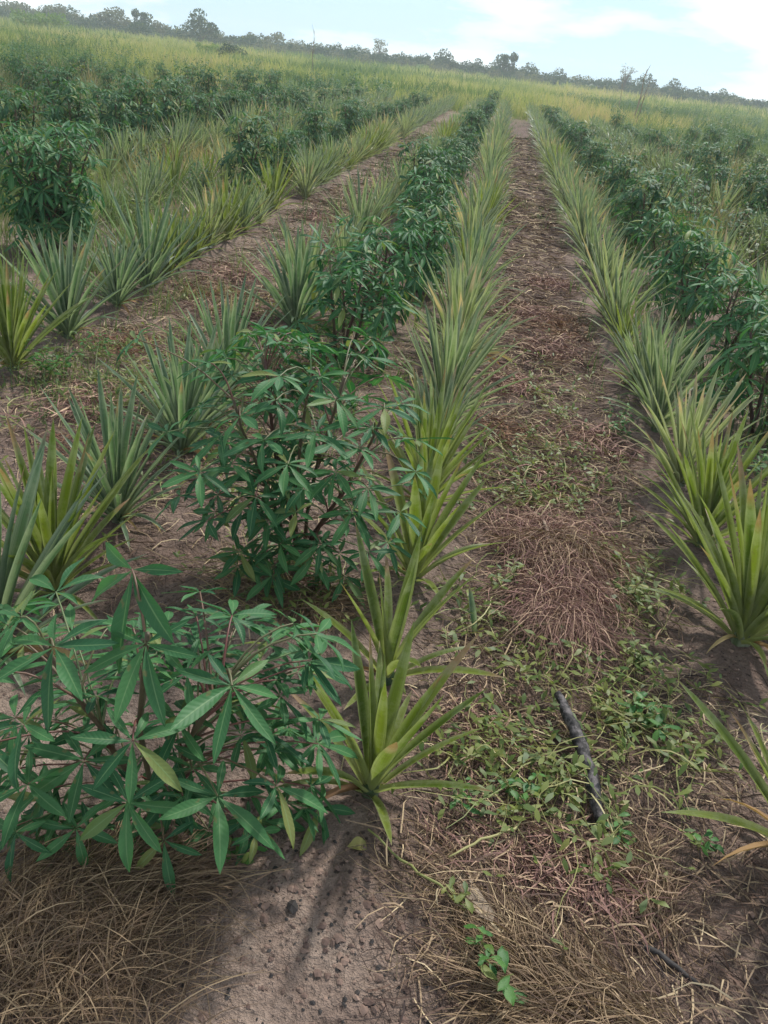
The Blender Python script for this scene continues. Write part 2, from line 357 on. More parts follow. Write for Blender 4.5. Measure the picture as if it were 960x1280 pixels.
def pineapple_near(x, y, mat, size, seed, label, group, n=30, yaw=None, dry=3, wide=1.0):
    r = random.Random(seed)
    root = obj('pineapple_plant', None, None, TRS((x, y, gz(x, y) - 0.005), (r.uniform(-.08, .08), r.uniform(-.08, .08), r.uniform(0, 6) if yaw is None else yaw), size), label, 'pineapple plant', group)
    obj('core', CORE, root)
    for (az, lean, bi, vi, s, rad, t) in leaf_layout(n, r):
        obj('leaf', leaf_mesh(mat, bi, vi), root, TRS((rad * math.cos(az), rad * math.sin(az), 0.01 + 0.03 * (1 - t)), (0, lean, az), (s, s * wide * r.uniform(.85, 1.15), s)))
    for k in range(dry):
        az = r.uniform(0, 6.28)
        obj('dry_leaf', DRYL[k % 3], root, TRS((0.02 * math.cos(az), 0.02 * math.sin(az), 0.02), (0, R_(r.uniform(50, 72)), az), r.uniform(.4, .95)), label='dry brown leaf' )
    return root
def pineapple_geo(seed, n, cols, K, wide=1.0):
    r = random.Random(seed); G = Geo(); cache = {}
    for (az, lean, bi, vi, s, rad, t) in leaf_layout(n, r):
        if (bi, vi) not in cache: cache[(bi, vi)] = pine_leaf(PROTO_L, 0.031 * wide, BENDS[bi], [-.35, .1, .45][vi], hash((bi, vi)) % 999, cols, K)
        G.join(cache[(bi, vi)], TRS((rad * math.cos(az), rad * math.sin(az), 0.02), (0, lean, az), s), r.random())
    return G
FAR_PINE = [[pineapple_geo(100 + i, 38, 3, 6).mesh('pineapple_rosette', [m]) for i in range(4)] for m in (M_PG, M_PY, M_PS, M_PT)]
VFAR_G = [pineapple_geo(200 + i, 22, 2, 5, 1.4) for i in range(4)]

ORD = ['nearest', 'second', 'third', 'fourth', 'fifth', 'sixth', 'seventh', 'eighth', 'ninth', 'tenth', 'eleventh', 'twelfth', 'thirteenth', 'fourteenth', 'fifteenth', 'sixteenth']
def seq(start, end, step, r):
    out = []; y = start
    while y < end: out.append(y + r.uniform(-.08, .08)); y += step * r.uniform(.85, 1.15)
    return out
rr = random.Random(5)
ROWS = [
 ('C', -0.07, [1.40, 1.83, 2.39, 2.92, 3.4] + seq(3.8, 44, 0.46, rr), 0, 'in the row along the left edge of the central path'),
 ('D', 1.08, [1.46, 2.34, 3.0, 3.55, 4.2, 4.65] + seq(5.0, 42, 0.46, rr), 0, 'in the row along the right edge of the central path'),
 ('B', -1.17, [1.62, 1.96, 2.42, 3.05, 3.35, 3.75, 5.0, 5.4] + seq(7.0, 42, 0.6, rr), 0, 'in the row between the left path and the near cassavas'),
 ('A', -2.32, [3.2, 3.70, 4.31, 4.95, 5.45] + seq(5.9, 40, 0.40, rr), 0, 'in the row along the far side of the left path'),
 ('G', -3.46, seq(6.9, 38, 0.55, rr), 0, 'in the row behind the big left cassava'),
 ('F', 2.22, seq(4.4, 40, 0.6, rr), 0, 'in the row behind the cassavas right of the path'),
 ('H', 3.36, seq(7.0, 36, 0.7, rr), 0, 'in the weedy row two beds right of the path'),
 ('I', -4.6, seq(8.0, 36, 0.55, rr), 0, 'in the weedy row two beds left of the path'),
 ('U', -5.75, seq(10.5, 36, 0.6, rr), 0, 'in the second weedy row two beds left of the path'),
 ('V', -8.0, seq(15, 34, 0.8, rr), 0, 'in the weedy row at the far left'),
 ('J', 4.5, seq(10.0, 34, 0.9, rr), 0, 'in the hazy outermost row on the right'),
]
YELLOW_C = {0, 1, 2, 3}
plants = []
for key, X, Ys, _, desc in ROWS:
    for i, y in enumerate(Ys): plants.append((math.hypot(X, y), key, X, y, i, desc))
plants.sort()
rest = []
count = {}
for idx, (d, key, X, y, i, desc) in enumerate(plants):
    r = random.Random(idx * 13 + 5)
    x = X + r.uniform(-.05, .05) * (1 if d > 5 else 0.3)
    if idx >= 300: rest.append((x, y)); continue
    mat = M_PY if (key == 'C' and i < 4) or (key == 'D' and i < 3) or (key == 'B' and i == 1) or r.random() < 0.15 else (M_PS if (key in 'BA' and i < 7) else M_PG)
    if mat is M_PG and r.random() < (.45 if key in 'CA' else .2): mat = M_PT
    if key == 'D' and i == 0: x = 1.0
    if d > 7 and r.random() < .10: continue
    size = r.uniform(.70, 1.18) * (0.95 if key != 'C' or i > 4 else 0.9)
    if key == 'C' and i >= 3: size *= 1.12
    if key == 'D' and i in (1, 3): size *= 1.08
    grp = 'pineapple plants ' + desc
    k = count.get(key, 0); count[key] = k + 1
    tint = {'pineapple_leaf_yellow_green': 'yellow-green', 'pineapple_leaf_silver': 'silvery green', 'pineapple_leaf_pale': 'pale tan-tipped', 'pineapple_leaf_green': 'grey-green'}[mat.name]
    if k < 16: lab = ORD[k] + ' pineapple plant, ' + tint + ', ' + desc
    else: lab = 'small distant pineapple plant far up ' + desc[3:]
    if d < 5.6:
        n = 42 + r.randrange(8); yaw = None
        if key == 'D' and i == 0: n = 22; size = .95
        if key == 'C' and i == 0: n = 20; size = .78
        if key == 'C' and i == 1: n = 13; size = .84
        if key == 'C' and i == 2: n = 24; size = .84
        pineapple_near(x, y, mat, size, 40 + idx, lab, grp, n, None, (7 if i == 0 else r.randrange(2, 5)) if key != 'C' else 2, 1.5 if key == 'C' and i < 3 else (1.2 if d < 2.6 else 1.0))
        if key == 'D' and i == 0:
            pass
    else:
        ml = FAR_PINE[[M_PG, M_PY, M_PS, M_PT].index(mat)]
        obj('pineapple_plant', ml[r.randrange(4)], None, TRS((x, y, gz(x, y) - 0.01), (r.uniform(-.1, .1), r.uniform(-.1, .1), r.uniform(0, 6.28)), size * r.uniform(.9, 1.15)), lab, 'pineapple plant', grp)
G = Geo()
for (x, y) in rest:
    G.join(VFAR_G[random.randrange(4)], TRS((x, y, gz(x, y)), (0, 0, random.uniform(0, 6.28)), random.uniform(.85, 1.1)), random.random())
obj('distant_pineapples', G.mesh('distant_pineapples', [M_PG]), label='mass of distant pineapple plants at the far ends of the rows', kind='stuff', cat='pineapples')

# ------------------------------------------------------------------ cassavas
def leaflet(L, w, droop, seed, cols=5, K=8):
    """along +X, upper side +Z"""
    r = random.Random(seed); pts = []; side = []; nr = []; hw = []; lf = []; p = Vector((0.004, 0, 0)); ds = L / (K - 1); sw = r.uniform(-.10, .10)
    for k in range(K):
        t = k / (K - 1); th = droop * (t - 0.15); T = Vector((math.cos(th), 0, -math.sin(th)))
        pr = math.sin(math.pi * min(1.0, t ** 1.18)) ** 0.95
        pr = max(0.03, pr); wv = 1 + 0.06 * math.sin(9 * t + seed)
        pts.append(p + Vector((0, sw * L * t * t, 0))); side.append(Vector((0, 1, 0))); nr.append(Vector((math.sin(th), 0, math.cos(th))))
        hw.append(w * 0.5 * pr * wv); lf.append(w * 0.16 * pr + 0.003 * math.sin(7 * t + seed)); p = p + T * ds
    return strip(pts, hw, side, lf, cols, r.random(), nr)
LFL = [leaflet(0.145, 0.030, dr, i) for i, dr in enumerate([0.12, 0.3, 0.5, 0.75, 0.2, 0.42])]
LFL_LOW = [leaflet(0.14, 0.036, dr, i, 3, 5) for i, dr in enumerate([0.25, 0.5, 0.75, 1.0])]
LFL_M = [g.mesh('leaflet', [M_CL]) for g in LFL]
def fan(n, r, size, pitch):
    """transforms of the leaflets of one palmate leaf (main one along +X)"""
    out = []; spanr = 1.9 if n < 6 else 2.45
    for j in range(n):
        u = (j / (n - 1)) * 2 - 1; az = u * spanr + r.uniform(-.14, .14)
        s = size * (1 - 0.38 * abs(u) ** 1.5) * r.uniform(.85, 1.12)
        out.append((az, s, pitch + r.uniform(-.25, .25)))
    return out
def palmate_geo(seed, lows=False, n=None):
    r = random.Random(seed); G = Geo(); src = LFL_LOW if lows else LFL
    for az, s, pt in fan(n or r.choice([5, 6, 7, 7]), r, 1.0, r.uniform(0.0, .35)):
        G.join(r.choice(src), TRS((0, 0, 0), (0, pt, az), (s, s * r.uniform(.9, 1.15), s)), r.random() * 0.4)
    return G
PET_L = 0.2
def leafpet_geo(seed, lows=False):
    """petiole from the origin rising along +X, blade at its end"""
    r = random.Random(seed); e = r.uniform(.25, .7); G = Geo()
    p = [(0, 0, 0), (PET_L * .5 * math.cos(e + .1), 0, PET_L * .5 * math.sin(e + .1)), (PET_L * math.cos(e), 0, PET_L * math.sin(e))]
    G.join(tube(p, [.0028, .002, .0018], 3 if lows else 5, .3, 1, False))
    G.join(palmate_geo(seed + 50, lows), TRS(p[2], (0, r.uniform(.1, .7), 0)))
    return G
LEAFP = [leafpet_geo(i).mesh('cassava_leaf', [M_CL, M_PET]) for i in range(8)]
LEAFG = [leafpet_geo(i, True) for i in range(6)]
def stem_path(r, h, lean, az, k=6, base=(0, 0)):
    pts = []; 
    for i in range(k):
        t = i / (k - 1); l = lean * h * (t ** 0.8)
        pts.append(Vector((base[0] + math.cos(az) * l + r.uniform(-.012, .012), base[1] + math.sin(az) * l + r.uniform(-.012, .012), -0.03 * (i == 0) + h * t)))
    return pts
def along(pts, t):
    s = t * (len(pts) - 1); i = min(int(s), len(pts) - 2); return pts[i].lerp(pts[i + 1], s - i)
def cassava_layout(seed, h, spread_, nst, nl):
    r = random.Random(seed); stems = []; leaves = []
    a0 = r.uniform(0, 6.28)
    for s in range(nst):
        stems.append(stem_path(r, h * r.uniform(.78, .95) * (1 if s else 1), spread_ * r.uniform(.5, 1.0) if nst > 1 else .08, a0 + s * 6.28 / nst, base=(0.02 * s, 0)))
    for i in range(nl):
        st = stems[i % nst]; t = 0.10 + 0.90 * ((i // nst) + r.random()) / (nl / nst); t = min(1, t) ** 0.75
        az = i * GA + r.uniform(-.3, .3); tilt = R_(-35 * max(0, t - .45) / .55 + 22 * (1 - t) + r.uniform(-12, 12)); sc = (1.15 - .35 * t) * r.uniform(.8, 1.15)
        leaves.append((along(st, t), az, tilt, sc, r.randrange(6)))
    return stems, leaves
def tube_stem(pts, r0, r1, sides=7): 
    n = len(pts); return tube(pts, [r0 + (r1 - r0) * i / (n - 1) + (.0012 if i % 2 else 0) for i in range(n)], sides, random.random())
def cassava_mid(x, y, seed, h, spread_, nst, nl, label, group):
    st, lv = cassava_layout(seed, h, spread_, nst, nl)
    root = obj('cassava_plant', None, None, TRS((x, y, gz(x, y)), (0, 0, 0)), label, 'cassava plant', group)
    for s in st: obj('stem', tube_stem(s, .011, .005).mesh('stem', [M_STEM]), root)
    for (p, az, tl, sc, vi) in lv: obj('leaf', LEAFP[vi], root, TRS(p, (0, tl, az), sc * 1.1))
    return root
def cassava_far_meshes(seed, h, spread_, nst, nl):
    st, lv = cassava_layout(seed, h, spread_, nst, nl); S = Geo(); G = Geo(); r = random.Random(seed)
    for s in st: S.join(tube_stem(s, .012, .006, 4))
    for (p, az, tl, sc, vi) in lv: G.join(LEAFG[vi], TRS(p, (0, tl, az), sc * 1.2), r.random())
    return S.mesh('stem', [M_STEM]), G.mesh('foliage', [M_CF, M_PET])

# the two nearest cassavas: every leaf set by hand, every leaflet its own piece
def hero_cassava(base, stems, leaves, seed, label, group, lsc=1.0):
    r = random.Random(seed); bx, by = base
    O = Vector((bx, by, gz(bx, by)))
    root = obj('cassava_plant', None, None, TRS(O), label, 'cassava plant', group)
    sp = []
    for (tx, ty, tz, b0, b1) in stems:
        a = Vector((b0, b1, -.03)); b = Vector((tx, ty, tz)) - O; pts = []
        for i in range(8):
            t = i / 7; q = a.lerp(b, t); q.z = a.z + (b.z - a.z) * t
            q.x += .02 * math.sin(4 * t + tx * 9) + r.uniform(-.004, .004); q.y += r.uniform(-.006, .006); pts.append(q)
        sp.append(pts); obj('stem', tube_stem(pts, .0068, .0034, 8).mesh('stem', [M_STEM]), root)
    for (u, v, z, size, n, *ex) in leaves:
        size *= lsc
        P = px(u, v, z) - O
        best = None
        for pts in sp:
            for i in range(24):
                q = along(pts, i / 23); 
                dz = P.z - q.z; c = (q - P).length + abs(dz - .08) * 1.2
                if best is None or c < best[0]: best = (c, q)
        if (best[1] - P).length > .36: continue
        q = best[1]; out = (P - q); az = math.atan2(out.y, out.x) + r.uniform(-.25, .25)
        mid = q.lerp(P, .5) + Vector((0, 0, .03))
        leaf = obj('leaf', tube([q, q.lerp(mid, .6) + Vector((0, 0, .008)), mid, P.lerp(mid, .4) + Vector((0, 0, .006)), P], [.003, .0024, .0021, .002, .0019], 5, r.random(), 0, False).mesh('petiole', [M_PET]), root)
        tilt = r.uniform(.0, .6) + (.25 if z < .35 else 0)
        if ex: az, tilt = ex[0], ex[1]
        B = TRS(P, (0, 0, az)) @ TRS((0, 0, 0), (r.uniform(-.4, .4), tilt, 0))
        for (a, s, pt) in fan(n, r, size / 0.14, .05):
            obj('leaflet', LFL_M[r.choice([0, 4]) if ex else r.randrange(6)], leaf, B @ TRS((0, 0, 0), (r.uniform(-.25, .25), pt, a), (s, s * r.uniform(.92, 1.18), s)))
    return root
GCAS = 'cassava plants in the line left of the central path'
b1 = px(190, 1010)
H1 = [(165, 712, .80, .185, 5, -1.75, .85), (67, 808, .68, .16, 7, -1.6, .5), (182, 805, .72, .15, 7, -1.9, .45), (290, 770, .62, .125, 7), (290, 857, .64, .155, 7, -1.4, .4), (386, 813, .56, .125, 6), (166, 926, .48, .135, 7),
 (272, 995, .34, .15, 6), (345, 982, .34, .12, 6), (160, 1003, .34, .14, 7), (30, 905, .5, .13, 6), (105, 950, .34, .14, 7), (35, 980, .3, .14, 6), (225, 905, .38, .13, 6), (330, 915, .36, .12, 6),
 (120, 870, .44, .13, 7), (250, 740, .58, .10, 6), (210, 780, .5, .12, 6), (15, 760, .6, .13, 7), (70, 740, .5, .13, 6), (95, 1035, .16, .12, 6), (205, 1050, .14, .11, 5), (350, 870, .44, .12, 6),
 (240, 960, .3, .11, 6), (-30, 840, .55, .14, 7), (-40, 940, .4, .14, 7), (320, 1040, .15, .10, 5), (180, 850, .5, .13, 6), (400, 900, .4, .11, 6), (20, 1040, .15, .12, 6), (140, 780, .55, .13, 6), (260, 820, .48, .12, 6)]
def P3(u, v, z): p = px(u, v, z); return (p.x, p.y, p.z)
b2 = px(370, 700)
r2 = random.Random(12); H2 = []
for (u, v, z) in [(350, 470, .86), (420, 500, .84), (480, 510, .76), (520, 590, .62), (300, 520, .70), (250, 590, .56), (330, 550, .7), (395, 540, .76), (450, 560, .70), (210, 540, .6), (385, 430, .88), (440, 440, .82), (330, 440, .8), (290, 470, .7),
  (500, 640, .45), (440, 640, .45), (380, 610, .5), (320, 620, .45), (260, 650, .34), (400, 680, .26), (350, 680, .26), (300, 690, .2), (460, 690, .24), (480, 470, .74), (420, 590, .6), (360, 580, .6), (290, 580, .54), (520, 550, .6), (345, 500, .8), (460, 610, .52),
  (225, 620, .4), (400, 470, .86), (370, 640, .4), (430, 720, .12), (340, 720, .14), (310, 420, .82), (465, 535, .72), (275, 545, .6), (500, 505, .66), (415, 555, .7), (335, 650, .3), (250, 510, .66)]:
    H2.append((u, v, z, r2.uniform(.11, .145), r2.choice([5, 6, 7, 7])))
for i in range(130):
    u = r2.gauss(372, 72); v = 415 + 300 * r2.random() ** 1.3; H2.append((u, v, max(.08, .93 - (v - 400) / 400) * r2.uniform(.8, 1), r2.uniform(.09, .14), r2.choice([5, 6, 7, 7])))
r2 = random.Random(14)
for i in range(85):
    u = r2.uniform(-20, 400); v = r2.uniform(760, 1045); H1.append((u, v, max(.08, .62 - (v - 800) / 420) * r2.uniform(.6, 1.05), r2.uniform(.09, .14), r2.choice([5, 6, 7])))
hero_cassava((b1.x, b1.y), [P3(185, 790, .74) + (.0, .0), P3(275, 840, .60) + (.05, .02), P3(70, 810, .64) + (-.04, .01)], H1, 3,
    'nearest cassava plant, its broad fingered leaves filling the lower left corner', GCAS, .90)
hero_cassava((b2.x, b2.y), [P3(390, 460, .84) + (.0, .0), P3(470, 520, .70) + (.04, .01), P3(300, 500, .70) + (-.04, .0), P3(345, 520, .6) + (-.02, .03), P3(430, 600, .5) + (.03, -.03), P3(425, 470, .8) + (.02, .03), P3(340, 450, .8) + (-.02, .02)], H2, 4,
    'bushy cassava plant beyond the nearest one, with reddish stems, beside the bright pineapples', GCAS, .88)

CAS = [
 ('K', -0.64, [4.4, 5.4, 6.3, 7.2, 8.0, 8.9, 9.8, 10.9, 12, 13.2, 14.5, 16, 17.5, 19, 21, 23, 25, 27.5, 30, 33, 36, 39, 43], 'in the line just left of the central path', GCAS),
 ('E', 1.72, [4.3, 5.4, 6.6, 7.8, 9.2, 10.6, 12, 13.6, 15.2, 17, 19, 21, 23.5, 26, 29, 32, 36, 40], 'in the line right of the central path', 'cassava plants in the line right of the central path'),
 ('L', -2.95, [6.35, 9.9, 11.2, 12.8, 14.2, 15.4, 16.6, 18, 19.4, 21, 23, 25, 27.5, 30, 33], 'in the line beyond the left path', 'cassava plants in the line beyond the left path'),
 ('N', -5.2, [9.0, 10.2, 11.3, 12.4, 13.5, 15, 16.2, 17.5, 19, 20.4, 21.8, 23.2, 25, 27, 29, 31], 'in the weedy bed on the left', 'cassava plants in the weedy left beds'),
 ('P', -7.4, [11.5, 12.8, 14.1, 15.5, 17, 18.6, 20, 21.6, 23.4, 25.5, 28], 'in the outer weedy bed on the left', 'cassava plants in the weedy left beds'),
 ('Q', 3.95, [6.6, 8.0, 9.4, 11, 12.5, 14, 15.6, 17.2, 19, 21, 23, 25, 27.5, 30, 33], 'in the hazy bed on the right', 'cassava plants in the weedy right beds'),
 ('S', 6.2, [9.6, 11, 12, 13, 15, 17, 19, 21.5, 24, 27, 30], 'in the outer hazy bed on the right', 'cassava plants in the weedy right beds'),
 ('V', -9.7, [14.5, 16, 17.5, 19, 21, 22.6, 24.5, 26.5, 29, 32], 'in the farthest weedy bed on the left', 'cassava plants in the weedy left beds'),
 ('W', -12.4, [18, 20, 21.5, 23, 25, 28, 31, 35], 'at the left edge beyond the brownish grass', 'cassava plants in the weedy left beds'),
 ('Y', 10.8, [20, 22, 24, 26, 29, 32], 'at the right edge of the field', 'cassava plants in the weedy right beds'),
 ('T', 8.5, [14, 15.5, 17, 20, 23, 26, 29], 'in the outermost hazy bed on the right', 'cassava plants in the weedy right beds'),
]
CFM = [cassava_far_meshes(300 + i, [.85, .8, .95, .75][i], [.28, .35, .3, .4][i], [3, 4, 4, 3][i], [95, 105, 115, 90][i]) for i in range(4)]
ci = 0
for key, X, Ys, desc, grp in CAS:
    for i, y in enumerate(Ys):
        r = random.Random(ci * 7 + 1); ci += 1
        x = X + r.uniform(-.12, .12); lab = ORD[i] + ' cassava bush ' + desc if i < 16 else 'small far cassava bush at the end of the ' + desc[7:]
        if key == 'K' and i < 16: lab = ORD[i] + ' cassava bush past the gap ' + desc
        if key == 'L' and i == 0:
            cassava_mid(-3.42, 6.1, 77, .85, .62, 9, 250, 'big dark bushy cassava at the left edge behind the silvery pineapples', grp); continue
        if math.hypot(x, y) < 9:
            if key == 'K': h, s = r.uniform(.48, .64), .27
            else: h, s = r.uniform(.42, .68), .36
            cassava_mid(x, y, 500 + ci, h, s, 4, 66, lab, grp)
        else:
            sm, fm = CFM[r.randrange(4)]; s = r.uniform(.55, .92) * (1.12 if key in 'NPS' else 1)
            if y > 26: s *= .9
            root = obj('cassava_plant', None, None, TRS((x, y, gz(x, y)), (0, 0, r.uniform(0, 6.28)), s), lab, 'cassava plant', grp)
            obj('stem', sm, root); obj('foliage', fm, root)

# ------------------------------------------------------------------ straw, roots, litter
def strands(P, n_dir, dir_spread, L, w, K, lift, arch, mat, name, label, tone=None, wob=0.25, kindc=None, zf=None, clear=False):
    """P (N,2) start points; curved dry strands lying on the ground"""
    if clear: 
        bp = px(400, 1170); P = P[(((P[:, 0] - bp.x) / .27) ** 2 + ((P[:, 1] - bp.y) / .24) ** 2 > 1) | (rng.random(len(P)) < .04)]
    N = len(P); th = n_dir + rng.normal(0, dir_spread, N) if np.isscalar(n_dir) else n_dir + rng.normal(0, dir_spread, N)
    Ls = L[0] + (L[1] - L[0]) * rng.random(N); C = np.zeros((N, K, 3)); C[:, 0, :2] = P
    turn = rng.normal(0, wob, N); t = np.linspace(0, 1, K)
    for k in range(1, K):
        th = th + turn / K * 2 + rng.normal(0, wob * .35, N); C[:, k, 0] = C[:, k - 1, 0] + np.cos(th) * Ls / (K - 1); C[:, k, 1] = C[:, k - 1, 1] + np.sin(th) * Ls / (K - 1)
    z0 = np.array([gz(a, b) for a, b in C[:, 0, :2]]); z1 = np.array([gz(a, b) for a, b in C[:, -1, :2]])
    base = z0[:, None] * (1 - t) + z1[:, None] * t
    if zf is not None: base = base + zf(C[..., 0], C[..., 1])
    hgt = rng.random(N) * lift; C[:, :, 2] = base + .004 + hgt[:, None] + (np.sin(np.pi * t)[None] * (rng.random(N) * arch)[:, None]) + (t[None] * rng.normal(0, arch * .5, N)[:, None]).clip(0, 1)
    d = C[:, -1] - C[:, 0]; d /= np.linalg.norm(d, axis=1)[:, None] + 1e-9
    ro = rng.random(N) * math.pi; up_ = np.array([0, 0, 1.0]); s = np.cross(d, up_); s /= np.linalg.norm(s, axis=1)[:, None] + 1e-9
    u2 = np.cross(s, d); S = s * np.cos(ro)[:, None] + u2 * np.sin(ro)[:, None]; S = np.repeat(S[:, None], K, 1)
    W = (w * (.5 + rng.random(N)))[:, None] * (1 - .6 * t[None] ** 2)
    g = ribbons(C, W, S, rng.random(N) if tone is None else tone)
    return g
def region_pts(cx, cy, rx, ry, n, ang=0.0, gauss=True):
    if gauss: a = rng.normal(0, .5, (n, 2))
    else: a = rng.uniform(-1, 1, (n, 2))
    a = a * [rx, ry]; c, s = math.cos(ang), math.sin(ang); return np.column_stack([cx + a[:, 0] * c - a[:, 1] * s, cy + a[:, 0] * s + a[:, 1] * c])
def dome(cx, cy, rx, ry, h):
    return lambda X, Y: h * np.exp(-((X - cx) / rx) ** 2 - ((Y - cy) / ry) ** 2)
def stuff(name, geos, mat, label, cat=None):
    G = Geo()
    for g in geos: G.join(g)
    return obj(name, G.mesh(name, [mat]), label=label, kind='stuff', cat=cat)
p = px(70, 1200)
zf = dome(p.x, p.y, .22, .20, .05)
stuff('straw_pile', [strands(region_pts(p.x, p.y, .24, .20, 2600), 0.9, .6, (.08, .22), .0008, 6, .03, .035, 0, '', '', wob=.12, zf=zf, clear=True),
  strands(region_pts(p.x + .05, p.y - .05, .22, .16, 1300), 2.0, .8, (.06, .18), .0010, 6, .04, .03, 0, '', '', wob=.15, zf=zf, clear=True),
  strands(region_pts(px(180, 1120).x, px(180, 1120).y, .12, .06, 350), 0.5, .35, (.1, .2), .0011, 7, .03, .03, 0, '', '', zf=zf)], M_STRAW,
  'tangled heap of dry straw on the soil below the nearest cassava', 'straw')
p = px(730, 1260)
stuff('dry_grass_mat', [strands(region_pts(p.x, p.y, .18, .08, 1250, .05), 2.9, .45, (.10, .24), .0010, 8, .012, .02, 0, '', '', wob=.5, clear=True),
  strands(region_pts(px(660, 1200).x, px(660, 1200).y, .12, .08, 380), 2.5, .6, (.08, .2), .0009, 8, .012, .02, 0, '', '', wob=.5, clear=True),
  strands(region_pts(px(825, 1130).x, px(825, 1130).y, .05, .13, 420), 1.9, .35, (.1, .22), .0009, 8, .012, .02, 0, '', '', wob=.6),
  strands(region_pts(px(560, 1110).x, px(560, 1110).y, .12, .12, 150), 2.6, .6, (.06, .2), .0009, 7, .01, .015, 0, '', '', wob=.6)], M_STRAW,
  'flattened mat of dry grass along the bottom of the path', 'dry grass')
p = px(690, 730); zr = dome(p.x, p.y, .22, .36, .055)
stuff('root_heap', [strands(region_pts(p.x + .10, p.y - .06, .13, .22, 1000), -1.2, 1.2, (.06, .2), .0012, 7, .03, .04, 0, '', '', wob=.5, zf=zr),
  strands(region_pts(p.x - .08, p.y - .12, .10, .16, 700), -2.0, .9, (.06, .2), .0012, 7, .03, .04, 0, '', '', wob=.5, zf=zr),
  strands(region_pts(p.x + .03, p.y - .25, .12, .10, 700), -1.6, .7, (.08, .24), .0011, 7, .03, .05, 0, '', '', zf=zr),
  strands(region_pts(p.x, p.y + .22, .22, .26, 2300), 0.2, 1.4, (.10, .24), .0011, 7, .03, .05, 0, '', '', zf=zr)], M_ROOT,
  'mound of pulled-up fibrous brown roots on the central path', 'roots')
stuff('dark_root_tangle', [strands(region_pts(*px(745, 1095).xy, .12, .09, 700), 0, 3, (.04, .12), .0016, 5, .015, .02, 0, '', '', wob=.4), strands(region_pts(*px(650, 1060).xy, .22, .12, 500), 0, 3, (.04, .12), .0014, 5, .012, .015, 0, '', '', wob=.4),
  strands(region_pts(*px(600, 920).xy, .16, .16, 500), 0, 3, (.04, .12), .0014, 5, .012, .015, 0, '', '', wob=.4)] + [strands(region_pts(a, b, .22, .25, 350), 0, 3, (.06, .18), .0026, 5, .03, .03, 0, '', '', wob=.4) for a, b in [(.45, 3.3), (.7, 3.9), (.3, 4.6), (.55, 5.4), (.4, 6.3), (.65, 7.4), (-1.2, 4.4), (-1.0, 3.8), (-.7, 4.6), (-1.5, 7.5), (-1.9, 9), (-1.6, 5.2), (-1.9, 6.2), (-1.5, 4.2), (-1.8, 3.4)]], M_ROOT,
  'patches of dark tangled dead roots and stems on the bare paths', 'dead roots')
p2 = px(700, 690)
stuff('straw_on_roots', [strands(region_pts(p2.x, p2.y, .16, .12, 420), -1.2, .8, (.14, .34), .0016, 7, .05, .05, 0, '', '', zf=zr),
   strands(region_pts(px(300, 700).x + .3, px(400, 765).y, .12, .10, 260), .4, 1.2, (.10, .3), .0016, 6, .02, .04, 0, '', ''),
   strands(region_pts(px(300, 740).x, px(300, 740).y, .2, .2, 200), .4, 1.2, (.10, .26), .0014, 6, .02, .04, 0, '', '')], M_STRAW,
   'pale straw strewn over the root mound and below the bushy cassava', 'straw')
# general litter on both paths: broken strands
gs = []
for (cx, cy, rx, ry, n) in [(.5, 2.6, .4, 1.6, 2600), (.5, 4.8, .4, 2.0, 2600), (.5, 9, .35, 4.0, 2600), (.5, 18, .35, 8, 1800), (-1.75, 4.2, .5, 1.8, 2600), (-1.75, 8, .45, 3.5, 2200), (-1.75, 16, .4, 7, 1500), (-.6, 3.8, .5, 1.2, 1500), (-.9, 2.7, .5, .9, 900), (.5, 1.5, .5, .6, 1500), (1.5, 1.6, .4, .6, 400)]:
    far = max(1, cy / 4)
    gs.append(strands(region_pts(cx, cy, rx, ry, int(n * 1.4), 0, False), 0, 3, (.04 * far ** .5, .14 * far ** .5), .0016 * far ** .8, 4, .010, .018, 0, '', '', wob=.4))
stuff('plant_litter', gs, M_LIT, 'scattered brown and straw coloured litter over the bare soil', 'litter')
gs = [strands(region_pts(*px(u, v).xy, rx, ry, n), 0, 3, (.03, .10), .0022, 5, .015, .02, 0, '', '', wob=.6) for u, v, rx, ry, n in
      [(155, 425, .28, .22, 500), (270, 365, .35, .3, 600), (300, 430, .22, .2, 350), (465, 350, .2, .2, 200), (700, 410, .25, .5, 700), (620, 540, .2, .2, 300), (120, 560, .3, .2, 250)]]
stuff('reddish_leaf_litter', gs, M_RED, 'patches of reddish brown dead leaves on the paths', 'dead leaves')

# soil clods, pebbles, charcoal crumbs
def crumbs(P, s0, s1, flat=.6):
    G = Geo(); base = np.array([(1, 0, 0), (-1, 0, 0), (0, 1, 0), (0, -1, 0), (0, 0, 1), (0, 0, -1), (.6, .6, .5), (-.6, .6, .5), (-.6, -.6, .4), (.6, -.6, .5)], float)
    F8 = [(4, 0, 6), (4, 6, 2), (4, 2, 7), (4, 7, 1), (4, 1, 8), (4, 8, 3), (4, 3, 9), (4, 9, 0), (5, 6, 0), (5, 2, 6), (5, 7, 2), (5, 1, 7), (5, 8, 1), (5, 3, 8), (5, 9, 3), (5, 0, 9)]
    for (x, y) in P:
        s = s0 + (s1 - s0) * random.random() ** 3; v = base * (1 + rng.uniform(-.3, .3, (10, 1))) * s * [random.uniform(.7, 1.4), random.uniform(.7, 1.2), flat]
        a = random.uniform(0, 6.28); c, n = math.cos(a), math.sin(a); v = v @ np.array([[c, n, 0], [-n, c, 0], [0, 0, 1]]) + [x, y, gz(x, y) + s * flat * .3]
        G.add(v, F8, 0, np.full((10, 3), random.random()))
    return G
q = px(400, 1180)
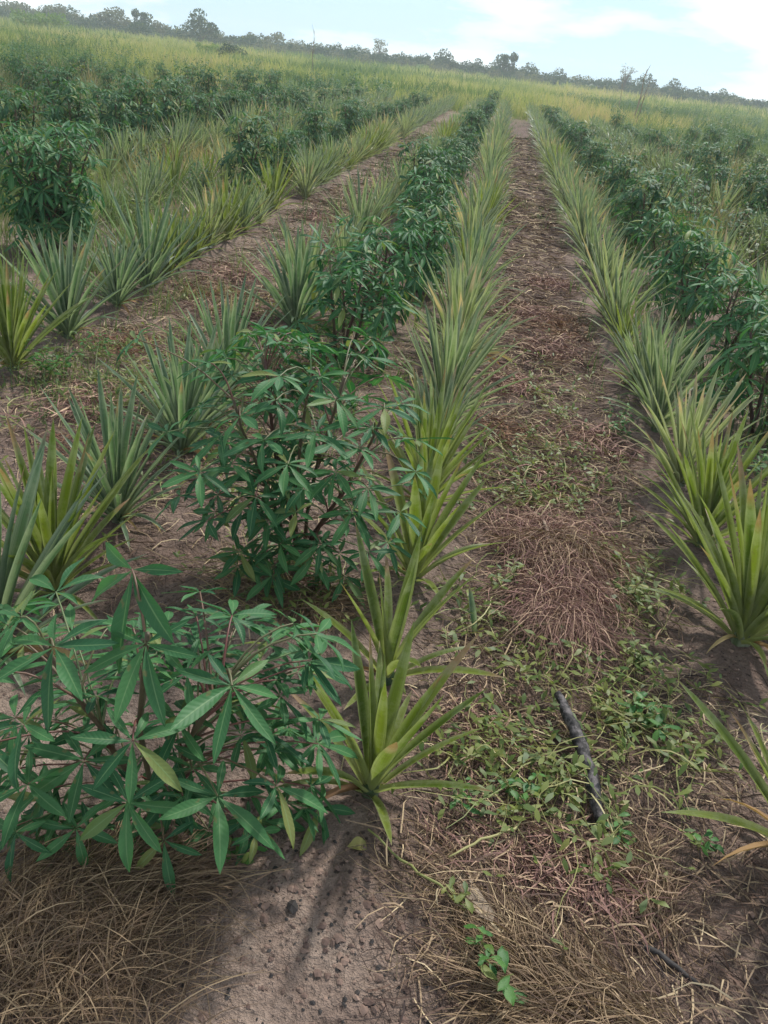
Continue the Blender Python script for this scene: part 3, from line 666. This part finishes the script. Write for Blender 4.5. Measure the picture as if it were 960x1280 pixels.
obj('soil_clods', crumbs(np.vstack([region_pts(-.1, 1.5, 1.4, 1.1, 3200, 0, False), region_pts(-.08, 1.12, .3, .25, 700, 0, False), region_pts(1.2, 1.7, .4, .7, 500, 0, False), region_pts(-1.2, 3.4, 1.0, 1.4, 500, 0, False), region_pts(.5, 4, .5, 2, 500, 0, False)]), .002, .011).mesh('soil_clods', [M_CLOD], False), label='small crumbly clods of soil on the bare ground', kind='stuff', cat='soil clods')
obj('charcoal_crumbs', crumbs(np.vstack([region_pts(q.x, q.y, .32, .26, 380), region_pts(px(560, 950).x, px(560, 960).y, .14, .2, 120), region_pts(.5, 1.7, .6, .7, 160), region_pts(.5, 4, .5, 2, 160, 0, False)]), .0012, .0065, .5).mesh('charcoal_crumbs', [M_CHAR], False), label='black charcoal crumbs scattered over the sandy soil', kind='stuff', cat='charcoal')

# ------------------------------------------------------------------ single loose things
def on(u, v, dz=0.0):
    q = px(u, v); return Vector((q.x, q.y, gz(q.x, q.y) + dz))
def stick(name, uv, rads, mat, label, cat, dz=0.012, sides=9, extra=0.004):
    ps = [on(u, v, dz + (z or 0)) for (u, v, z) in uv]; o = ps[0].copy(); P = []; Rr = []
    for i in range(len(ps) - 1):
        for k in range(4):
            t = k / 4; P.append(ps[i].lerp(ps[i + 1], t) - o + Vector((random.uniform(-1, 1), random.uniform(-1, 1), random.uniform(-.5, .5))) * extra); Rr.append((rads[i] * (1 - t) + rads[i + 1] * t) * random.uniform(.74, 1.22))
    P.append(ps[-1] - o); Rr.append(rads[-1] * .55)
    return obj(name, tube(P, Rr, sides, random.random()).mesh(name, [mat]), None, TRS(o), label, cat)
stick('charred_stick', [(692, 888, .06), (712, 925, .055), (735, 975, .04), (752, 1036, .01)], [.011, .015, .018, .014], M_STICK, 'charred black stick with a grey weathered side lying on the path', 'stick')
stick('dark_twig', [(792, 1172, 0), (835, 1200, .004), (880, 1232, 0)], [.006, .008, .005], M_CHAR, 'thin dark twig at the lower right beside the dry grass mat', 'twig')
stick('pale_branch', [(676, 668, .07), (684, 705, .075), (688, 745, .07), (705, 800, .05)], [.007, .007, .005, .003], M_DEAD, 'pale forked dry branch lying on top of the root mound', 'branch', extra=.01)
stick('weed_stalk', [(458, 1052, .01), (500, 1085, .012), (545, 1120, .012), (580, 1150, .004)], [.0025, .003, .0026, .002], M_VINE, 'pale green broken weed stalk lying on bare soil below the front pineapple', 'weed stalk')
stick('dead_twig', [(560, 1080, .01), (600, 1060, .02), (640, 1045, .03), (660, 1010, .03)], [.0025, .003, .003, .002], M_VINE, 'thin bent pale twig in the weeds left of the charred stick', 'twig')
stick('plant_stalk', [(520, 990, 0), (548, 988, 0)], [.0035, .002], M_DEAD, 'short grey dry stem on the soil right of the front pineapple', 'dry stem', dz=.006)
q = on(590, 1130, .008); wm = Geo(); vv = [(-.07, -.02, 0), (.06, -.028, 0), (.085, .0, 0), (.05, .024, 0), (-.06, .022, 0), (-.09, 0, 0)]
wm.add([(a, b, z) for z in (0, .012) for a, b, _ in vv], [(5, 4, 3, 2, 1, 0), (6, 7, 8, 9, 10, 11)] + [(i, (i + 1) % 6, 6 + (i + 1) % 6, 6 + i) for i in range(6)])
obj('wood_chip', wm.mesh('wood_chip', [M_DEAD], False), None, TRS(q, (.05, .1, 2.2), .8), 'flat pale brown wood chip half buried beside the dry grass', 'wood chip')
lm = leaflet(.045, .03, .3, 5); YL = mat_leaf('yellowed_leaf', lin(140, 140, 84), lin(160, 152, 100), lin(180, 170, 120), .2, .6, True)
obj('fallen_leaf', lm.mesh('fallen_leaf', [YL]), None, TRS(on(430, 1066, .01), (.1, .0, .3), 1.2), 'small yellowed oval leaf fallen on soil below the front pineapple', 'leaf')
cut = pine_leaf(.20, .034, .25, .3, 3); obj('cut_pineapple_leaf', cut.mesh('cut_pineapple_leaf', [M_PS]), None, TRS(on(592, 790), (R_(-8), R_(12), 2.0), .9), 'lone upright grey-green cut leaf stuck in soil left of the root mound', 'leaf')
obj('charcoal_lump', crumbs([(0, 0)], .017, .017, .6).mesh('charcoal_lump', [M_CHAR], False), None, TRS(on(364, 1143)), 'largest black charcoal lump on the bare sandy soil at the bottom', 'charcoal')
dl = DRYL[1]
obj('dry_leaf_blade', dl, None, TRS(on(640, 450, .02), (0, R_(70), 2.9), 1.1), 'curled straw coloured dead blade on the path beside the long pineapple row', 'leaf')

# ------------------------------------------------------------------ weeds
def weed_leaf(L, w, seed): return leaflet(L, w, .5, seed, 3, 5)
WL = [weed_leaf(.05, .022, i) for i in range(4)]; WL_B = [g.mesh('weed_leaf', [M_WB]) for g in WL]; WL_D = [g.mesh('weed_leaf', [M_WD]) for g in WL]
def weed(u, v, h, nst, nl, bright, label, leafs=1.0, seed=0, spread_=.5):
    r = random.Random(seed + int(u * 3 + v)); O = on(u, v); root = obj('weed', None, None, TRS(O), label, 'weed', 'weed seedlings on the soil')
    ms = WL_B if bright else WL_D
    for s in range(nst):
        st = stem_path(r, h * r.uniform(.7, 1.1), r.uniform(.1, spread_ * (1 + .3 * nst)), r.uniform(0, 6.28), 4)
        obj('stem', tube(st, [.0022, .002, .0016, .001], 4, r.random()).mesh('stem', [M_VINE]), root)
        for i in range(nl):
            t = .25 + .75 * (i + .5) / nl; q = along(st, t)
            obj('leaf', ms[r.randrange(4)], root, TRS(q, (0, r.uniform(-.5, .35), i * 2.6 + r.uniform(-.3, .3)), leafs * r.uniform(.75, 1.25) * (1.1 - .4 * t)))
WEEDS = [
 (606, 1205, .10, 2, 8, 1, 'upright bright green seedling in the dry grass at the bottom', .7),
 (622, 1240, .08, 1, 5, 1, 'low broad-leaved green sprout below the upright seedling at the bottom edge', 1.2),
 (787, 1042, .07, 2, 6, 1, 'small bright seedling just right of the charred stick tip', .8),
 (640, 985, .10, 3, 6, 1, 'bright leafy seedling between the front pineapple and charred stick', .8),
 (592, 1010, .10, 2, 6, 1, 'thin seedling nearest the front pineapple on its right side', .7),
 (877, 1062, .08, 2, 6, 1, 'shaded seedling beside the cropped pineapple at the lower right edge', .8),
 (570, 1128, .07, 2, 5, 0, 'seedling beside the pale wood chip', .7),
 (635, 745, .13, 4, 8, 0, 'leafy weed clump on the left shoulder of the root mound', .9),
 (792, 750, .14, 5, 9, 0, 'leafy weed clump right of the root mound, beside the right pineapple row', .9),
 (765, 545, .16, 6, 10, 1, 'feathery green weed at the foot of the right pineapple row beyond the mound', .8),
 (715, 640, .12, 3, 8, 0, 'weed clump just beyond the root mound on the path', .8),
 (60, 470, .2, 6, 11, 1, 'feathery weed between the two leftmost silvery pineapples', 1.0),
 (135, 445, .16, 5, 9, 1, 'feathery weed in front of the left path pineapples', .9),
 (288, 1085, .07, 2, 6, 1, 'yellowish seedling in shade under the nearest cassava', .8),
 (585, 640, .08, 2, 6, 0, 'small weed behind the bright pineapple with the soil gap', .8),
 (945, 600, .2, 6, 10, 1, 'leafy weed at the right edge behind the right pineapple row', 1.1),
 (800, 830, .1, 4, 8, 0, 'weed left of the shaded foot of the right front pineapple', .9),
 (700, 520, .08, 3, 7, 0, 'weed seedling in the middle of the path far beyond the mound', .8),
 (800, 905, .1, 4, 8, 1, 'bright weed sprig at the right end of the creeping weeds', 1.0),
 (400, 745, .1, 3, 8, 1, 'low green weed at the foot of the bushy cassava', .9),
 (930, 520, .2, 5, 10, 1, 'green weed behind the dense right pineapples', 1.2),
 (742, 1100, .09, 3, 4, 0, 'resprouting cut stub with pale stalks in the dug hollow', .6),
]
for w in WEEDS: weed(w[0], w[1], w[2], w[3], w[4], w[5], w[6], w[7])
def creeping(regions, name, label, Lm=(.1, .35)):
    SG = []; G = Geo(); r = random.Random(3)
    for (cx, cy, rx, ry, n) in regions:
        P = region_pts(cx, cy, rx, ry, n); g = strands(P, 0, 3, Lm, .0016, 7, .03, .045, 0, '', '', wob=.8); SG.append(g)
        v, _ = g.arr(); v = v.reshape(n, 7, 2, 3).mean(2)
        for i in range(n):
            for k in range(1, 7):
                if r.random() < .36:
                    for s in (0, 1):
                        if r.random() < .8: G.join(WL_LOW[r.randrange(3)], TRS(v[i, k] + [0, 0, .002], (r.uniform(-.4, .4), r.uniform(-.9, .1), r.uniform(0, 6.28)), r.uniform(.4, .95)), r.random())
    return SG, G
WL_LOW = [leaflet(.05, .018, .5, i, 2, 4) for i in range(3)]
regs = [(*px(800, 900).xy, .30, .2, 130), (*px(620, 770).xy, .16, .2, 70), (*px(780, 740).xy, .14, .3, 110), (*px(680, 600).xy, .3, .4, 150), (*px(620, 950).xy, .2, .16, 60), (*px(690, 1000).xy, .24, .12, 60),
        (.5, 4.3, .35, 1.0, 110), (*px(370, 740).xy, .3, .14, 70), (*px(230, 500).xy, .4, .5, 120), (*px(120, 470).xy, .5, .5, 110), (1.5, 2.9, .3, 1.2, 150), (1.75, 4.5, .3, 1.5, 200), (-1.0, 4.5, .6, 1, 220), (-1.7, 4.0, .5, 1.2, 180), (-1.0, 3.0, .5, .5, 90), (-3.0, 4.6, .5, 1.2, 240)]
SG, LG = creeping(regs, '', '')
stuff('creeping_weed_stems', SG, M_VINE, 'pale creeping weed runners over the path and beds', 'creeping weeds')
obj('creeping_weed_leaves', LG.mesh('creeping_weed_leaves', [M_WD]), label='small green leaves of creeping weeds over the path and beds', kind='stuff', cat='creeping weeds')

# ------------------------------------------------------------------ weedy bushes among the beds
BL = [leaflet(.085, .030, .5, i, 2, 4) for i in range(4)]
def bush_meshes(seed, h, nst, nl, mats):
    r = random.Random(seed); S = Geo(); G = Geo()
    for s_ in range(nst):
        st = stem_path(r, h * r.uniform(.6, 1.05), r.uniform(.1, .75), r.uniform(0, 6.28), 4); S.join(tube(st, [.005, .004, .003, .002], 3, r.random()))
        for i in range(nl):
            t = .15 + .85 * (i + r.random()) / nl; q = along(st, min(1, t)) + Vector((r.uniform(-.02, .02), r.uniform(-.02, .02), 0))
            G.join(BL[r.randrange(4)], TRS(q, (r.uniform(-.4, .4), r.uniform(-.7, .6), r.uniform(0, 6.28)), r.uniform(.6, 1.25)), r.random())
    BG.append(G); return S.mesh('stem', [M_STEM]), G.mesh('foliage', [mats])
BG = []
BM = [bush_meshes(1, .55, 12, 14, M_CF), bush_meshes(2, .40, 12, 12, M_WD), bush_meshes(3, .5, 14, 14, M_CF), bush_meshes(4, .45, 12, 12, M_WD)]
r = random.Random(31); BD = ['dark green leafy weed bush', 'pale green leafy weed bush', 'dense dark green weed bush', 'sprawling olive green weed bush']
nbush = 0; GB = Geo()
def bushes(x0, x1, y0, y1, n, where, sc=1.0, avoid=True):
    k = 0; tries = 0
    global nbush
    while k < n and tries < 9000:
        tries += 1; y = y0 + (y1 - y0) * r.random() ** .8; x = r.uniform(x0, x1)
        if not (-.80 * y - 1 < x < .55 * y + 1): continue
        if avoid and (abs(x - .5) < .55 or abs(x + 1.75) < .55): continue
        k += 1; b = r.randrange(4); sm, fm = BM[b]; nbush += 1
        if nbush > 290:
            GB.join(BG[b], TRS((x, y, gz(x, y)), (0, 0, r.uniform(0, 6.28)), sc * r.uniform(.7, 1.3)), r.random()); continue
        root = obj('weed_bush', None, None, TRS((x, y, gz(x, y)), (0, 0, r.uniform(0, 6.28)), sc * r.uniform(.7, 1.3)), BD[b] + ' ' + where, 'weed bush', 'weed bushes ' + where)
        obj('stem', sm, root); obj('foliage', fm, root)
bushes(2.5, 9, 5, 14, 80, 'in the nearer weedy beds on the right')
bushes(-10, -3.8, 6, 17, 54, 'in the brownish grass on the left')
bushes(-3.4, -2.5, 6.5, 20, 16, 'between the two pineapple rows beyond the left path', .7)
bushes(1.4, 2.2, 5, 20, 14, 'under the cassavas right of the path', .7)
bushes(2.5, 16, 13, 24, 60, 'in the middle weedy beds on the right', 1.15)
bushes(-20, -3.8, 16, 26, 66, 'in the middle weedy ground on the left', 1.2)
bushes(4, 20, 22, 38, 100, 'in the distant weedy field', 1.15)
bushes(-30, -3.8, 25, 42, 130, 'in the distant weedy field', 1.2)
bushes(-45, 0, 42, 90, 40, 'in the distant weedy field', 1.6, False)
bushes(5, 42, 34, 84, 330, 'in the distant weedy field', 1.35, False)
bushes(-40, -7, 28, 50, 150, 'in the distant weedy field', 1.2, False)
obj('distant_weed_bushes', GB.mesh('distant_weed_bushes', [M_CF]), label='mass of distant weed bushes scattered over the far field', kind='stuff', cat='weed bushes')

# ------------------------------------------------------------------ grasses
def blades(P, h, w, lean, K=4, tone=None):
    N = len(P); az = rng.random(N) * 6.28; hh = h * (.5 + rng.random(N)); le = lean * rng.random(N) + .05; t = np.linspace(0, 1, K)
    z0 = gzv(P) if len(P) < 60000 else np.zeros(N)
    C = np.zeros((N, K, 3)); l = (le * hh)[:, None] * t[None] ** 1.7
    C[..., 0] = P[:, 0, None] + np.cos(az)[:, None] * l; C[..., 1] = P[:, 1, None] + np.sin(az)[:, None] * l; C[..., 2] = z0[:, None] + hh[:, None] * t[None] * (1 - .25 * le[:, None] * t[None])
    a2 = rng.random(N) * 6.28; S = np.repeat(np.column_stack([np.cos(a2), np.sin(a2), np.zeros(N)])[:, None], K, 1)
    W = (w * (.6 + .8 * rng.random(N)))[:, None] * (1 - .92 * t[None])
    return ribbons(C, W, S, rng.random(N) if tone is None else tone)
rng = np.random.default_rng(11)
def tufts(cx0, cx1, cy0, cy1, nt, per, h, w, lean, rad, keep=None, K=4):
    T = np.column_stack([rng.uniform(cx0, cx1, nt), rng.uniform(cy0, cy1, nt)])
    if keep is not None: T = T[keep(T[:, 0], T[:, 1])]
    P = np.repeat(T, per, 0) + rng.normal(0, rad, (len(T) * per, 2)); tn = np.repeat(rng.random(len(T)), per)
    tf = max(1.0, (cy0 + cy1) / 40); tn0 = np.array([noise.noise(Vector((a * .35 / tf, b * .22 / tf, 9))) for a, b in T]) * 1.3 + .45
    tn = (np.repeat(tn0, per) * .6 + tn * .25 + rng.random(len(P)) * .15).clip(0, .98)
    hv_ = np.repeat(.45 + 1.1 * rng.random(len(T)) ** 1.5, per); g = blades(P, h * hv_, w, lean, K, tn); return g
view = lambda X, Y: (X > -.78 * Y - 1.5) & (X < .55 * Y + 1.5)
def patchy(f, th, s=0):
    return np.vectorize(lambda X, Y: noise.noise(Vector((X * f, Y * f, s))) > th)
k1 = lambda X, Y: view(X, Y) & patchy(.35, -.15)(X, Y)
stuff('mid_green_grass', [tufts(5, 45, 26, 82, 6500, 7, .42, .025, .8, .25, view, 3), tufts(-.02, .2, 4.5, 30, 110, 6, .16, .003, 1, .03), tufts(-2.1, -1.3, 3.2, 9, 150, 7, .14, .003, 1.1, .035), tufts(-1.1, -.3, 3.0, 6, 90, 7, .14, .003, 1.1, .035), tufts(-2.1, -1.4, 9, 28, 160, 7, .2, .005, 1, .05), tufts(.8, 1.0, 4.5, 30, 110, 6, .16, .003, 1, .03), tufts(.2, .8, 10, 34, 60, 6, .10, .004, 1, .04), tufts(2.4, 12, 4.5, 30, 3200, 9, .42, .006, .8, .05, k1), tufts(-9, -3.9, 7, 26, 2100, 9, .30, .006, .7, .05, view), tufts(-1.0, -.2, 5, 30, 260, 7, .25, .004, .8, .05), tufts(1.3, 2.6, 4, 30, 700, 8, .33, .005, .8, .05, view),
   tufts(-3.4, -2.5, 5, 30, 420, 8, .34, .005, .8, .05), tufts(-3.2, -1.9, 3.2, 6, 60, 10, .18, .003, 1, .03), tufts(-6, -3.3, 4.5, 9, 520, 9, .3, .005, .9, .05, view), tufts(-2.9, -2.4, 5, 12, 130, 8, .3, .004, .9, .04)], M_GRN, 'green weedy grass growing among the beds on both sides', 'grass')
stuff('brown_tall_grass', [tufts(-14, -6.2, 8, 24, 1300, 11, .40, .008, .75, .045, view), tufts(3, 10, 7, 22, 700, 9, .5, .006, .6, .06, lambda X, Y: view(X, Y) & patchy(.3, .05, 4)(X, Y)), tufts(-1.5, -.9, 8, 16, 40, 9, .4, .006, .7, .04)], M_BRN,
   'tall brownish grass in the weedy ground on the left', 'grass')
stuff('yellow_field_grass', [tufts(-44, -9, 27, 55, 6500, 7, .42, .016, .7, .14, view, 3), tufts(-60, 45, 44, 100, 9500, 7, .5, .035, .7, .3, lambda X, Y: view(X, Y) & ((X < 6) | (Y > 80)), 3), tufts(-110, 80, 95, 175, 9000, 6, .7, .07, .7, .6, view, 3), tufts(-6, 9, 36, 50, 1600, 7, .4, .016, .7, .14, view, 3)],
   M_YEL, 'yellow-green grass field beyond the ends of the crop rows', 'grass')

# ------------------------------------------------------------------ trees
def leaf_cloud(cent, rad, n, size, r, hollow=.55):
    """n small leaf faces spread in blobs"""
    c = np.array(cent); R = np.array(rad); ii = r.integers(0, len(c), n); d = r.normal(0, 1, (n, 3)); d /= np.linalg.norm(d, axis=1)[:, None]
    u = (hollow + (1 - hollow) * r.random(n)) ; P = c[ii] + d * R[ii] * u[:, None]
    a = r.normal(0, 1, (n, 3)); a /= np.linalg.norm(a, axis=1)[:, None]; b = np.cross(a, r.normal(0, 1, (n, 3))); b /= np.linalg.norm(b, axis=1)[:, None]
    s = size * (.5 + r.random(n))[:, None]
    v = np.stack([P - a * s, P + b * s * .55, P + a * s, P - b * s * .55], 1).reshape(-1, 3)
    g = Geo(); tone = (r.random(len(c))[ii] * .6 + r.random(n) * .4); cc = np.zeros((n, 4, 3)); cc[..., 0] = tone[:, None]; cc[..., 1] = .5
    g.v = [v]; g.c = [cc.reshape(-1, 3)]; g.f = [(4 * i, 4 * i + 1, 4 * i + 2, 4 * i + 3) for i in range(n)]; g.m = [0] * n; g.n = 4 * n; return g
def tree_meshes(seed, h, wd, nb, nleaf, lsize, mat, trunkh, sparse=False):
    r = np.random.default_rng(seed); rr_ = random.Random(seed); T = Geo(); cents = []; rads = []
    tp = stem_path(rr_, h * trunkh, .12, rr_.uniform(0, 6), 5); T.join(tube(tp, [.03 * h, .025 * h, .022 * h, .018 * h, .014 * h], 6))
    for i in range(nb):
        az = i * GA; e = rr_.uniform(.3, 1.3); L = h * (1 - trunkh) * rr_.uniform(.5, .95); st = along(tp, rr_.uniform(.5, 1))
        en = st + Vector((math.cos(az) * math.cos(e) * wd * .55 * rr_.uniform(.5, 1.1), math.sin(az) * math.cos(e) * wd * .55 * rr_.uniform(.5, 1.1), math.sin(e) * L))
        T.join(tube([st, st.lerp(en, .5) + Vector((0, 0, .05 * h)), en], [.012 * h, .008 * h, .004 * h], 4))
        cents.append(tuple(en)); q = wd * rr_.uniform(.14, .26); rads.append((q, q, q * .75))
    if not sparse:
        cents.append((0, 0, h * (trunkh + .2))); rads.append((wd * .35, wd * .35, h * .22))
    return T.mesh('trunk', [M_BARK]), leaf_cloud(cents, rads, nleaf, lsize, r).mesh('crown', [mat])
PT = [tree_meshes(1, 4.2, 4.6, 10, 1500, .17, M_TREE, .12), tree_meshes(2, 3.2, 5.5, 12, 1600, .17, M_TREE, .08), tree_meshes(3, 3.6, 4.6, 10, 1200, .17, M_TREB, .12), tree_meshes(4, 2.8, 4.8, 11, 1300, .16, M_TREB, .08), tree_meshes(5, 2.4, 4.0, 9, 1000, .15, M_TREY, .08), tree_meshes(6, 4.6, 3.8, 11, 1400, .16, M_TREE, .12)]
_old = 0 and [tree_meshes(1, 4.2, 5.0, 9, 1300, .16, M_TREE, .22), tree_meshes(2, 3.4, 5.5, 10, 1300, .16, M_TREE, .16), tree_meshes(3, 3.8, 4.6, 8, 1000, .16, M_TREB, .22), tree_meshes(4, 2.8, 4.8, 9, 1000, .15, M_TREB, .14), tree_meshes(5, 2.4, 4.0, 8, 900, .14, M_TREY, .12), tree_meshes(6, 4.8, 4.2, 9, 1300, .16, M_TREE, .3)]
def tree(P, mi, s, label, group=None, cat='tree', name='tree', rz=None, meshes=None):
    tm, cm = meshes or PT[mi]; root = obj(name, None, None, TRS(P, (0, 0, random.uniform(0, 6.28) if rz is None else rz), s), label, cat, group)
    obj('trunk', tm, root); obj('crown', cm, root); return root
DESC = ['dense dark green scrub tree in the hazy tree line', 'wide dark green scrub tree in the hazy tree line', 'dull grey-green scrub tree in the hazy tree line', 'low dull grey-green bush in the hazy tree line', 'light green bush in the hazy tree line', 'taller narrow dark tree in the hazy tree line']
r = random.Random(9)
ZN = [(-70, 'at the far left'), (-25, 'left of the middle'), (12, 'above the end of the path'), (40, 'right of the path'), (999, 'at the far right')]
for row, (Y, n, sc) in enumerate([(160, 120, .66), (168, 100, .80), (178, 80, .92)]):
    for i in range(n):
        x = -.86 * Y + (1.48 * Y) * (i + r.uniform(.1, .9)) / n
        leftish = x < -30
        mi = [r.choice([1, 3, 3, 4, 1]), r.choice([2, 3, 3, 1, 3]) if leftish else r.choice([1, 3, 1, 0]), r.choice([2, 3, 1]) if leftish else r.choice([0, 1, 3, 1]), r.choice([0, 1, 1, 2])][row]
        s = sc * r.uniform(.72, 1.15) * (1.25 if x < -80 else 1.0) * (.82 if x > 40 else 1)
        zn = [b for a, b in ZN if x < a][0]
        tree((x, Y + r.uniform(-4, 4), -.1), mi, s, DESC[mi].replace('hazy tree line', ['front', 'second', 'third', 'rearmost'][row] + ' rank ' + zn), 'trees of the far tree line')
rt = np.random.default_rng(4); cb = [(x, 166 + rt.uniform(-5, 8), .7 + rt.random() * .6) for x in np.arange(-150, 110, .95)]
hs = [1.0 + (1.0 if c[0] < -60 else .3) * rt.random() for c in cb]
UG = leaf_cloud(cb, [(2.4, 2.4, h) for h in hs], 42000, .26, rt, .3)
UG.v = [np.column_stack([UG.v[0][:, :2], np.maximum(UG.v[0][:, 2], .02)])]
obj('scrub_undergrowth', UG.mesh('scrub_undergrowth', [M_TREE]), label='continuous low dark green scrub filling the tree line', kind='stuff', cat='scrub')
# the ones that stand out
def solo(u, vbase, Y, mi, s, label, **k):
    q = ray_at(u, vbase, Y); tree((q.x, Y, 0), mi, s, label, **k)
solo(250, 48, 154, 0, 1.32, 'largest round dark tree rising over the tree line at the left')
solo(176, 38, 166, 5, 1.15, 'dark round-topped tree left of the largest tree')
solo(143, 35, 166, 2, 1.25, 'small dark tree farthest left of those that rise above the line')
solo(632, 100, 160, 5, 1.15, 'dark upright tree in the tree line above the end of the path')
solo(35, 30, 120, 4, 1.15, 'light green bush at the left end of the field, nearer the edge', cat='bush', name='bush')
solo(62, 34, 118, 4, 1.2, 'light green bush right beside the leftmost bush', cat='bush', name='bush')
solo(176, 45, 150, 1, .8, 'dark rounded bush in front of the left tree line', cat='bush', name='bush')
solo(262, 68, 90, 4, .55, 'left one of two small bushes in the yellow grass', cat='bush', name='bush')
solo(288, 74, 84, 1, .42, 'right, darker one of two small bushes in the yellow grass', cat='bush', name='bush')
SP = tree_meshes(21, 6.5, 4.0, 9, 500, .14, M_TREB, .45, True)
q = ray_at(475, 80, 170); tree((q.x, 170, 0), 0, .9, 'sparse grey tree rising above the middle of the tree line', meshes=SP)
SP2 = tree_meshes(22, 6.0, 3.4, 11, 260, .10, M_TREB, .4, True)
q = ray_at(778, 118, 165); tree((q.x, 165, 0), 0, 1.0, 'bare-branched grey tree above the right tree line', meshes=SP2)
def dead(u0, v0, Y, u1, v1, rad, label, twigs):
    a = ray_at(u0, v0, Y); b = ray_at(u1, v1, Y); a.z = -.05; o = Vector((a.x, a.y, 0)); a -= o; b -= o; r = random.Random(int(u0))
    pts = [a.lerp(b, t / 6) + Vector((r.uniform(-1, 1), r.uniform(-1, 1), 0)) * rad * (1.2 if 0 < t < 6 else 0) for t in range(7)]
    root = obj('dead_sapling', None, None, TRS(o), label, 'dead sapling'); obj('trunk', tube(pts, [rad * (1 - .11 * t) for t in range(7)], 6).mesh('trunk', [M_DEAD]), root)
    for i in range(twigs):
        s = along(pts, r.uniform(.35, .95)); L = (b - a).length * r.uniform(.08, .22); az = r.uniform(0, 6.28)
        obj('branch', tube([s, s + Vector((math.cos(az) * L * .4, math.sin(az) * L * .4, L))], [rad * .5, rad * .2], 4).mesh('branch', [M_DEAD]), root)
dead(797, 132, 46, 808, 90, .045, 'taller pale leaning dead sapling in the field on the right', 6)
dead(800, 134, 45, 813, 99, .03, 'shorter dead sapling leaning beside the taller pale one', 3)
dead(390, 85, 55, 393, 38, .03, 'thin bare dead sapling standing alone in the yellow field', 4)
dead(776, 128, 60, 779, 100, .03, 'faint bare dead sapling left of the leaning pale pair', 4)

print('tris', sum(len(m.polygons) for m in bpy.data.meshes) * 2, 'objs', len(bpy.data.objects))
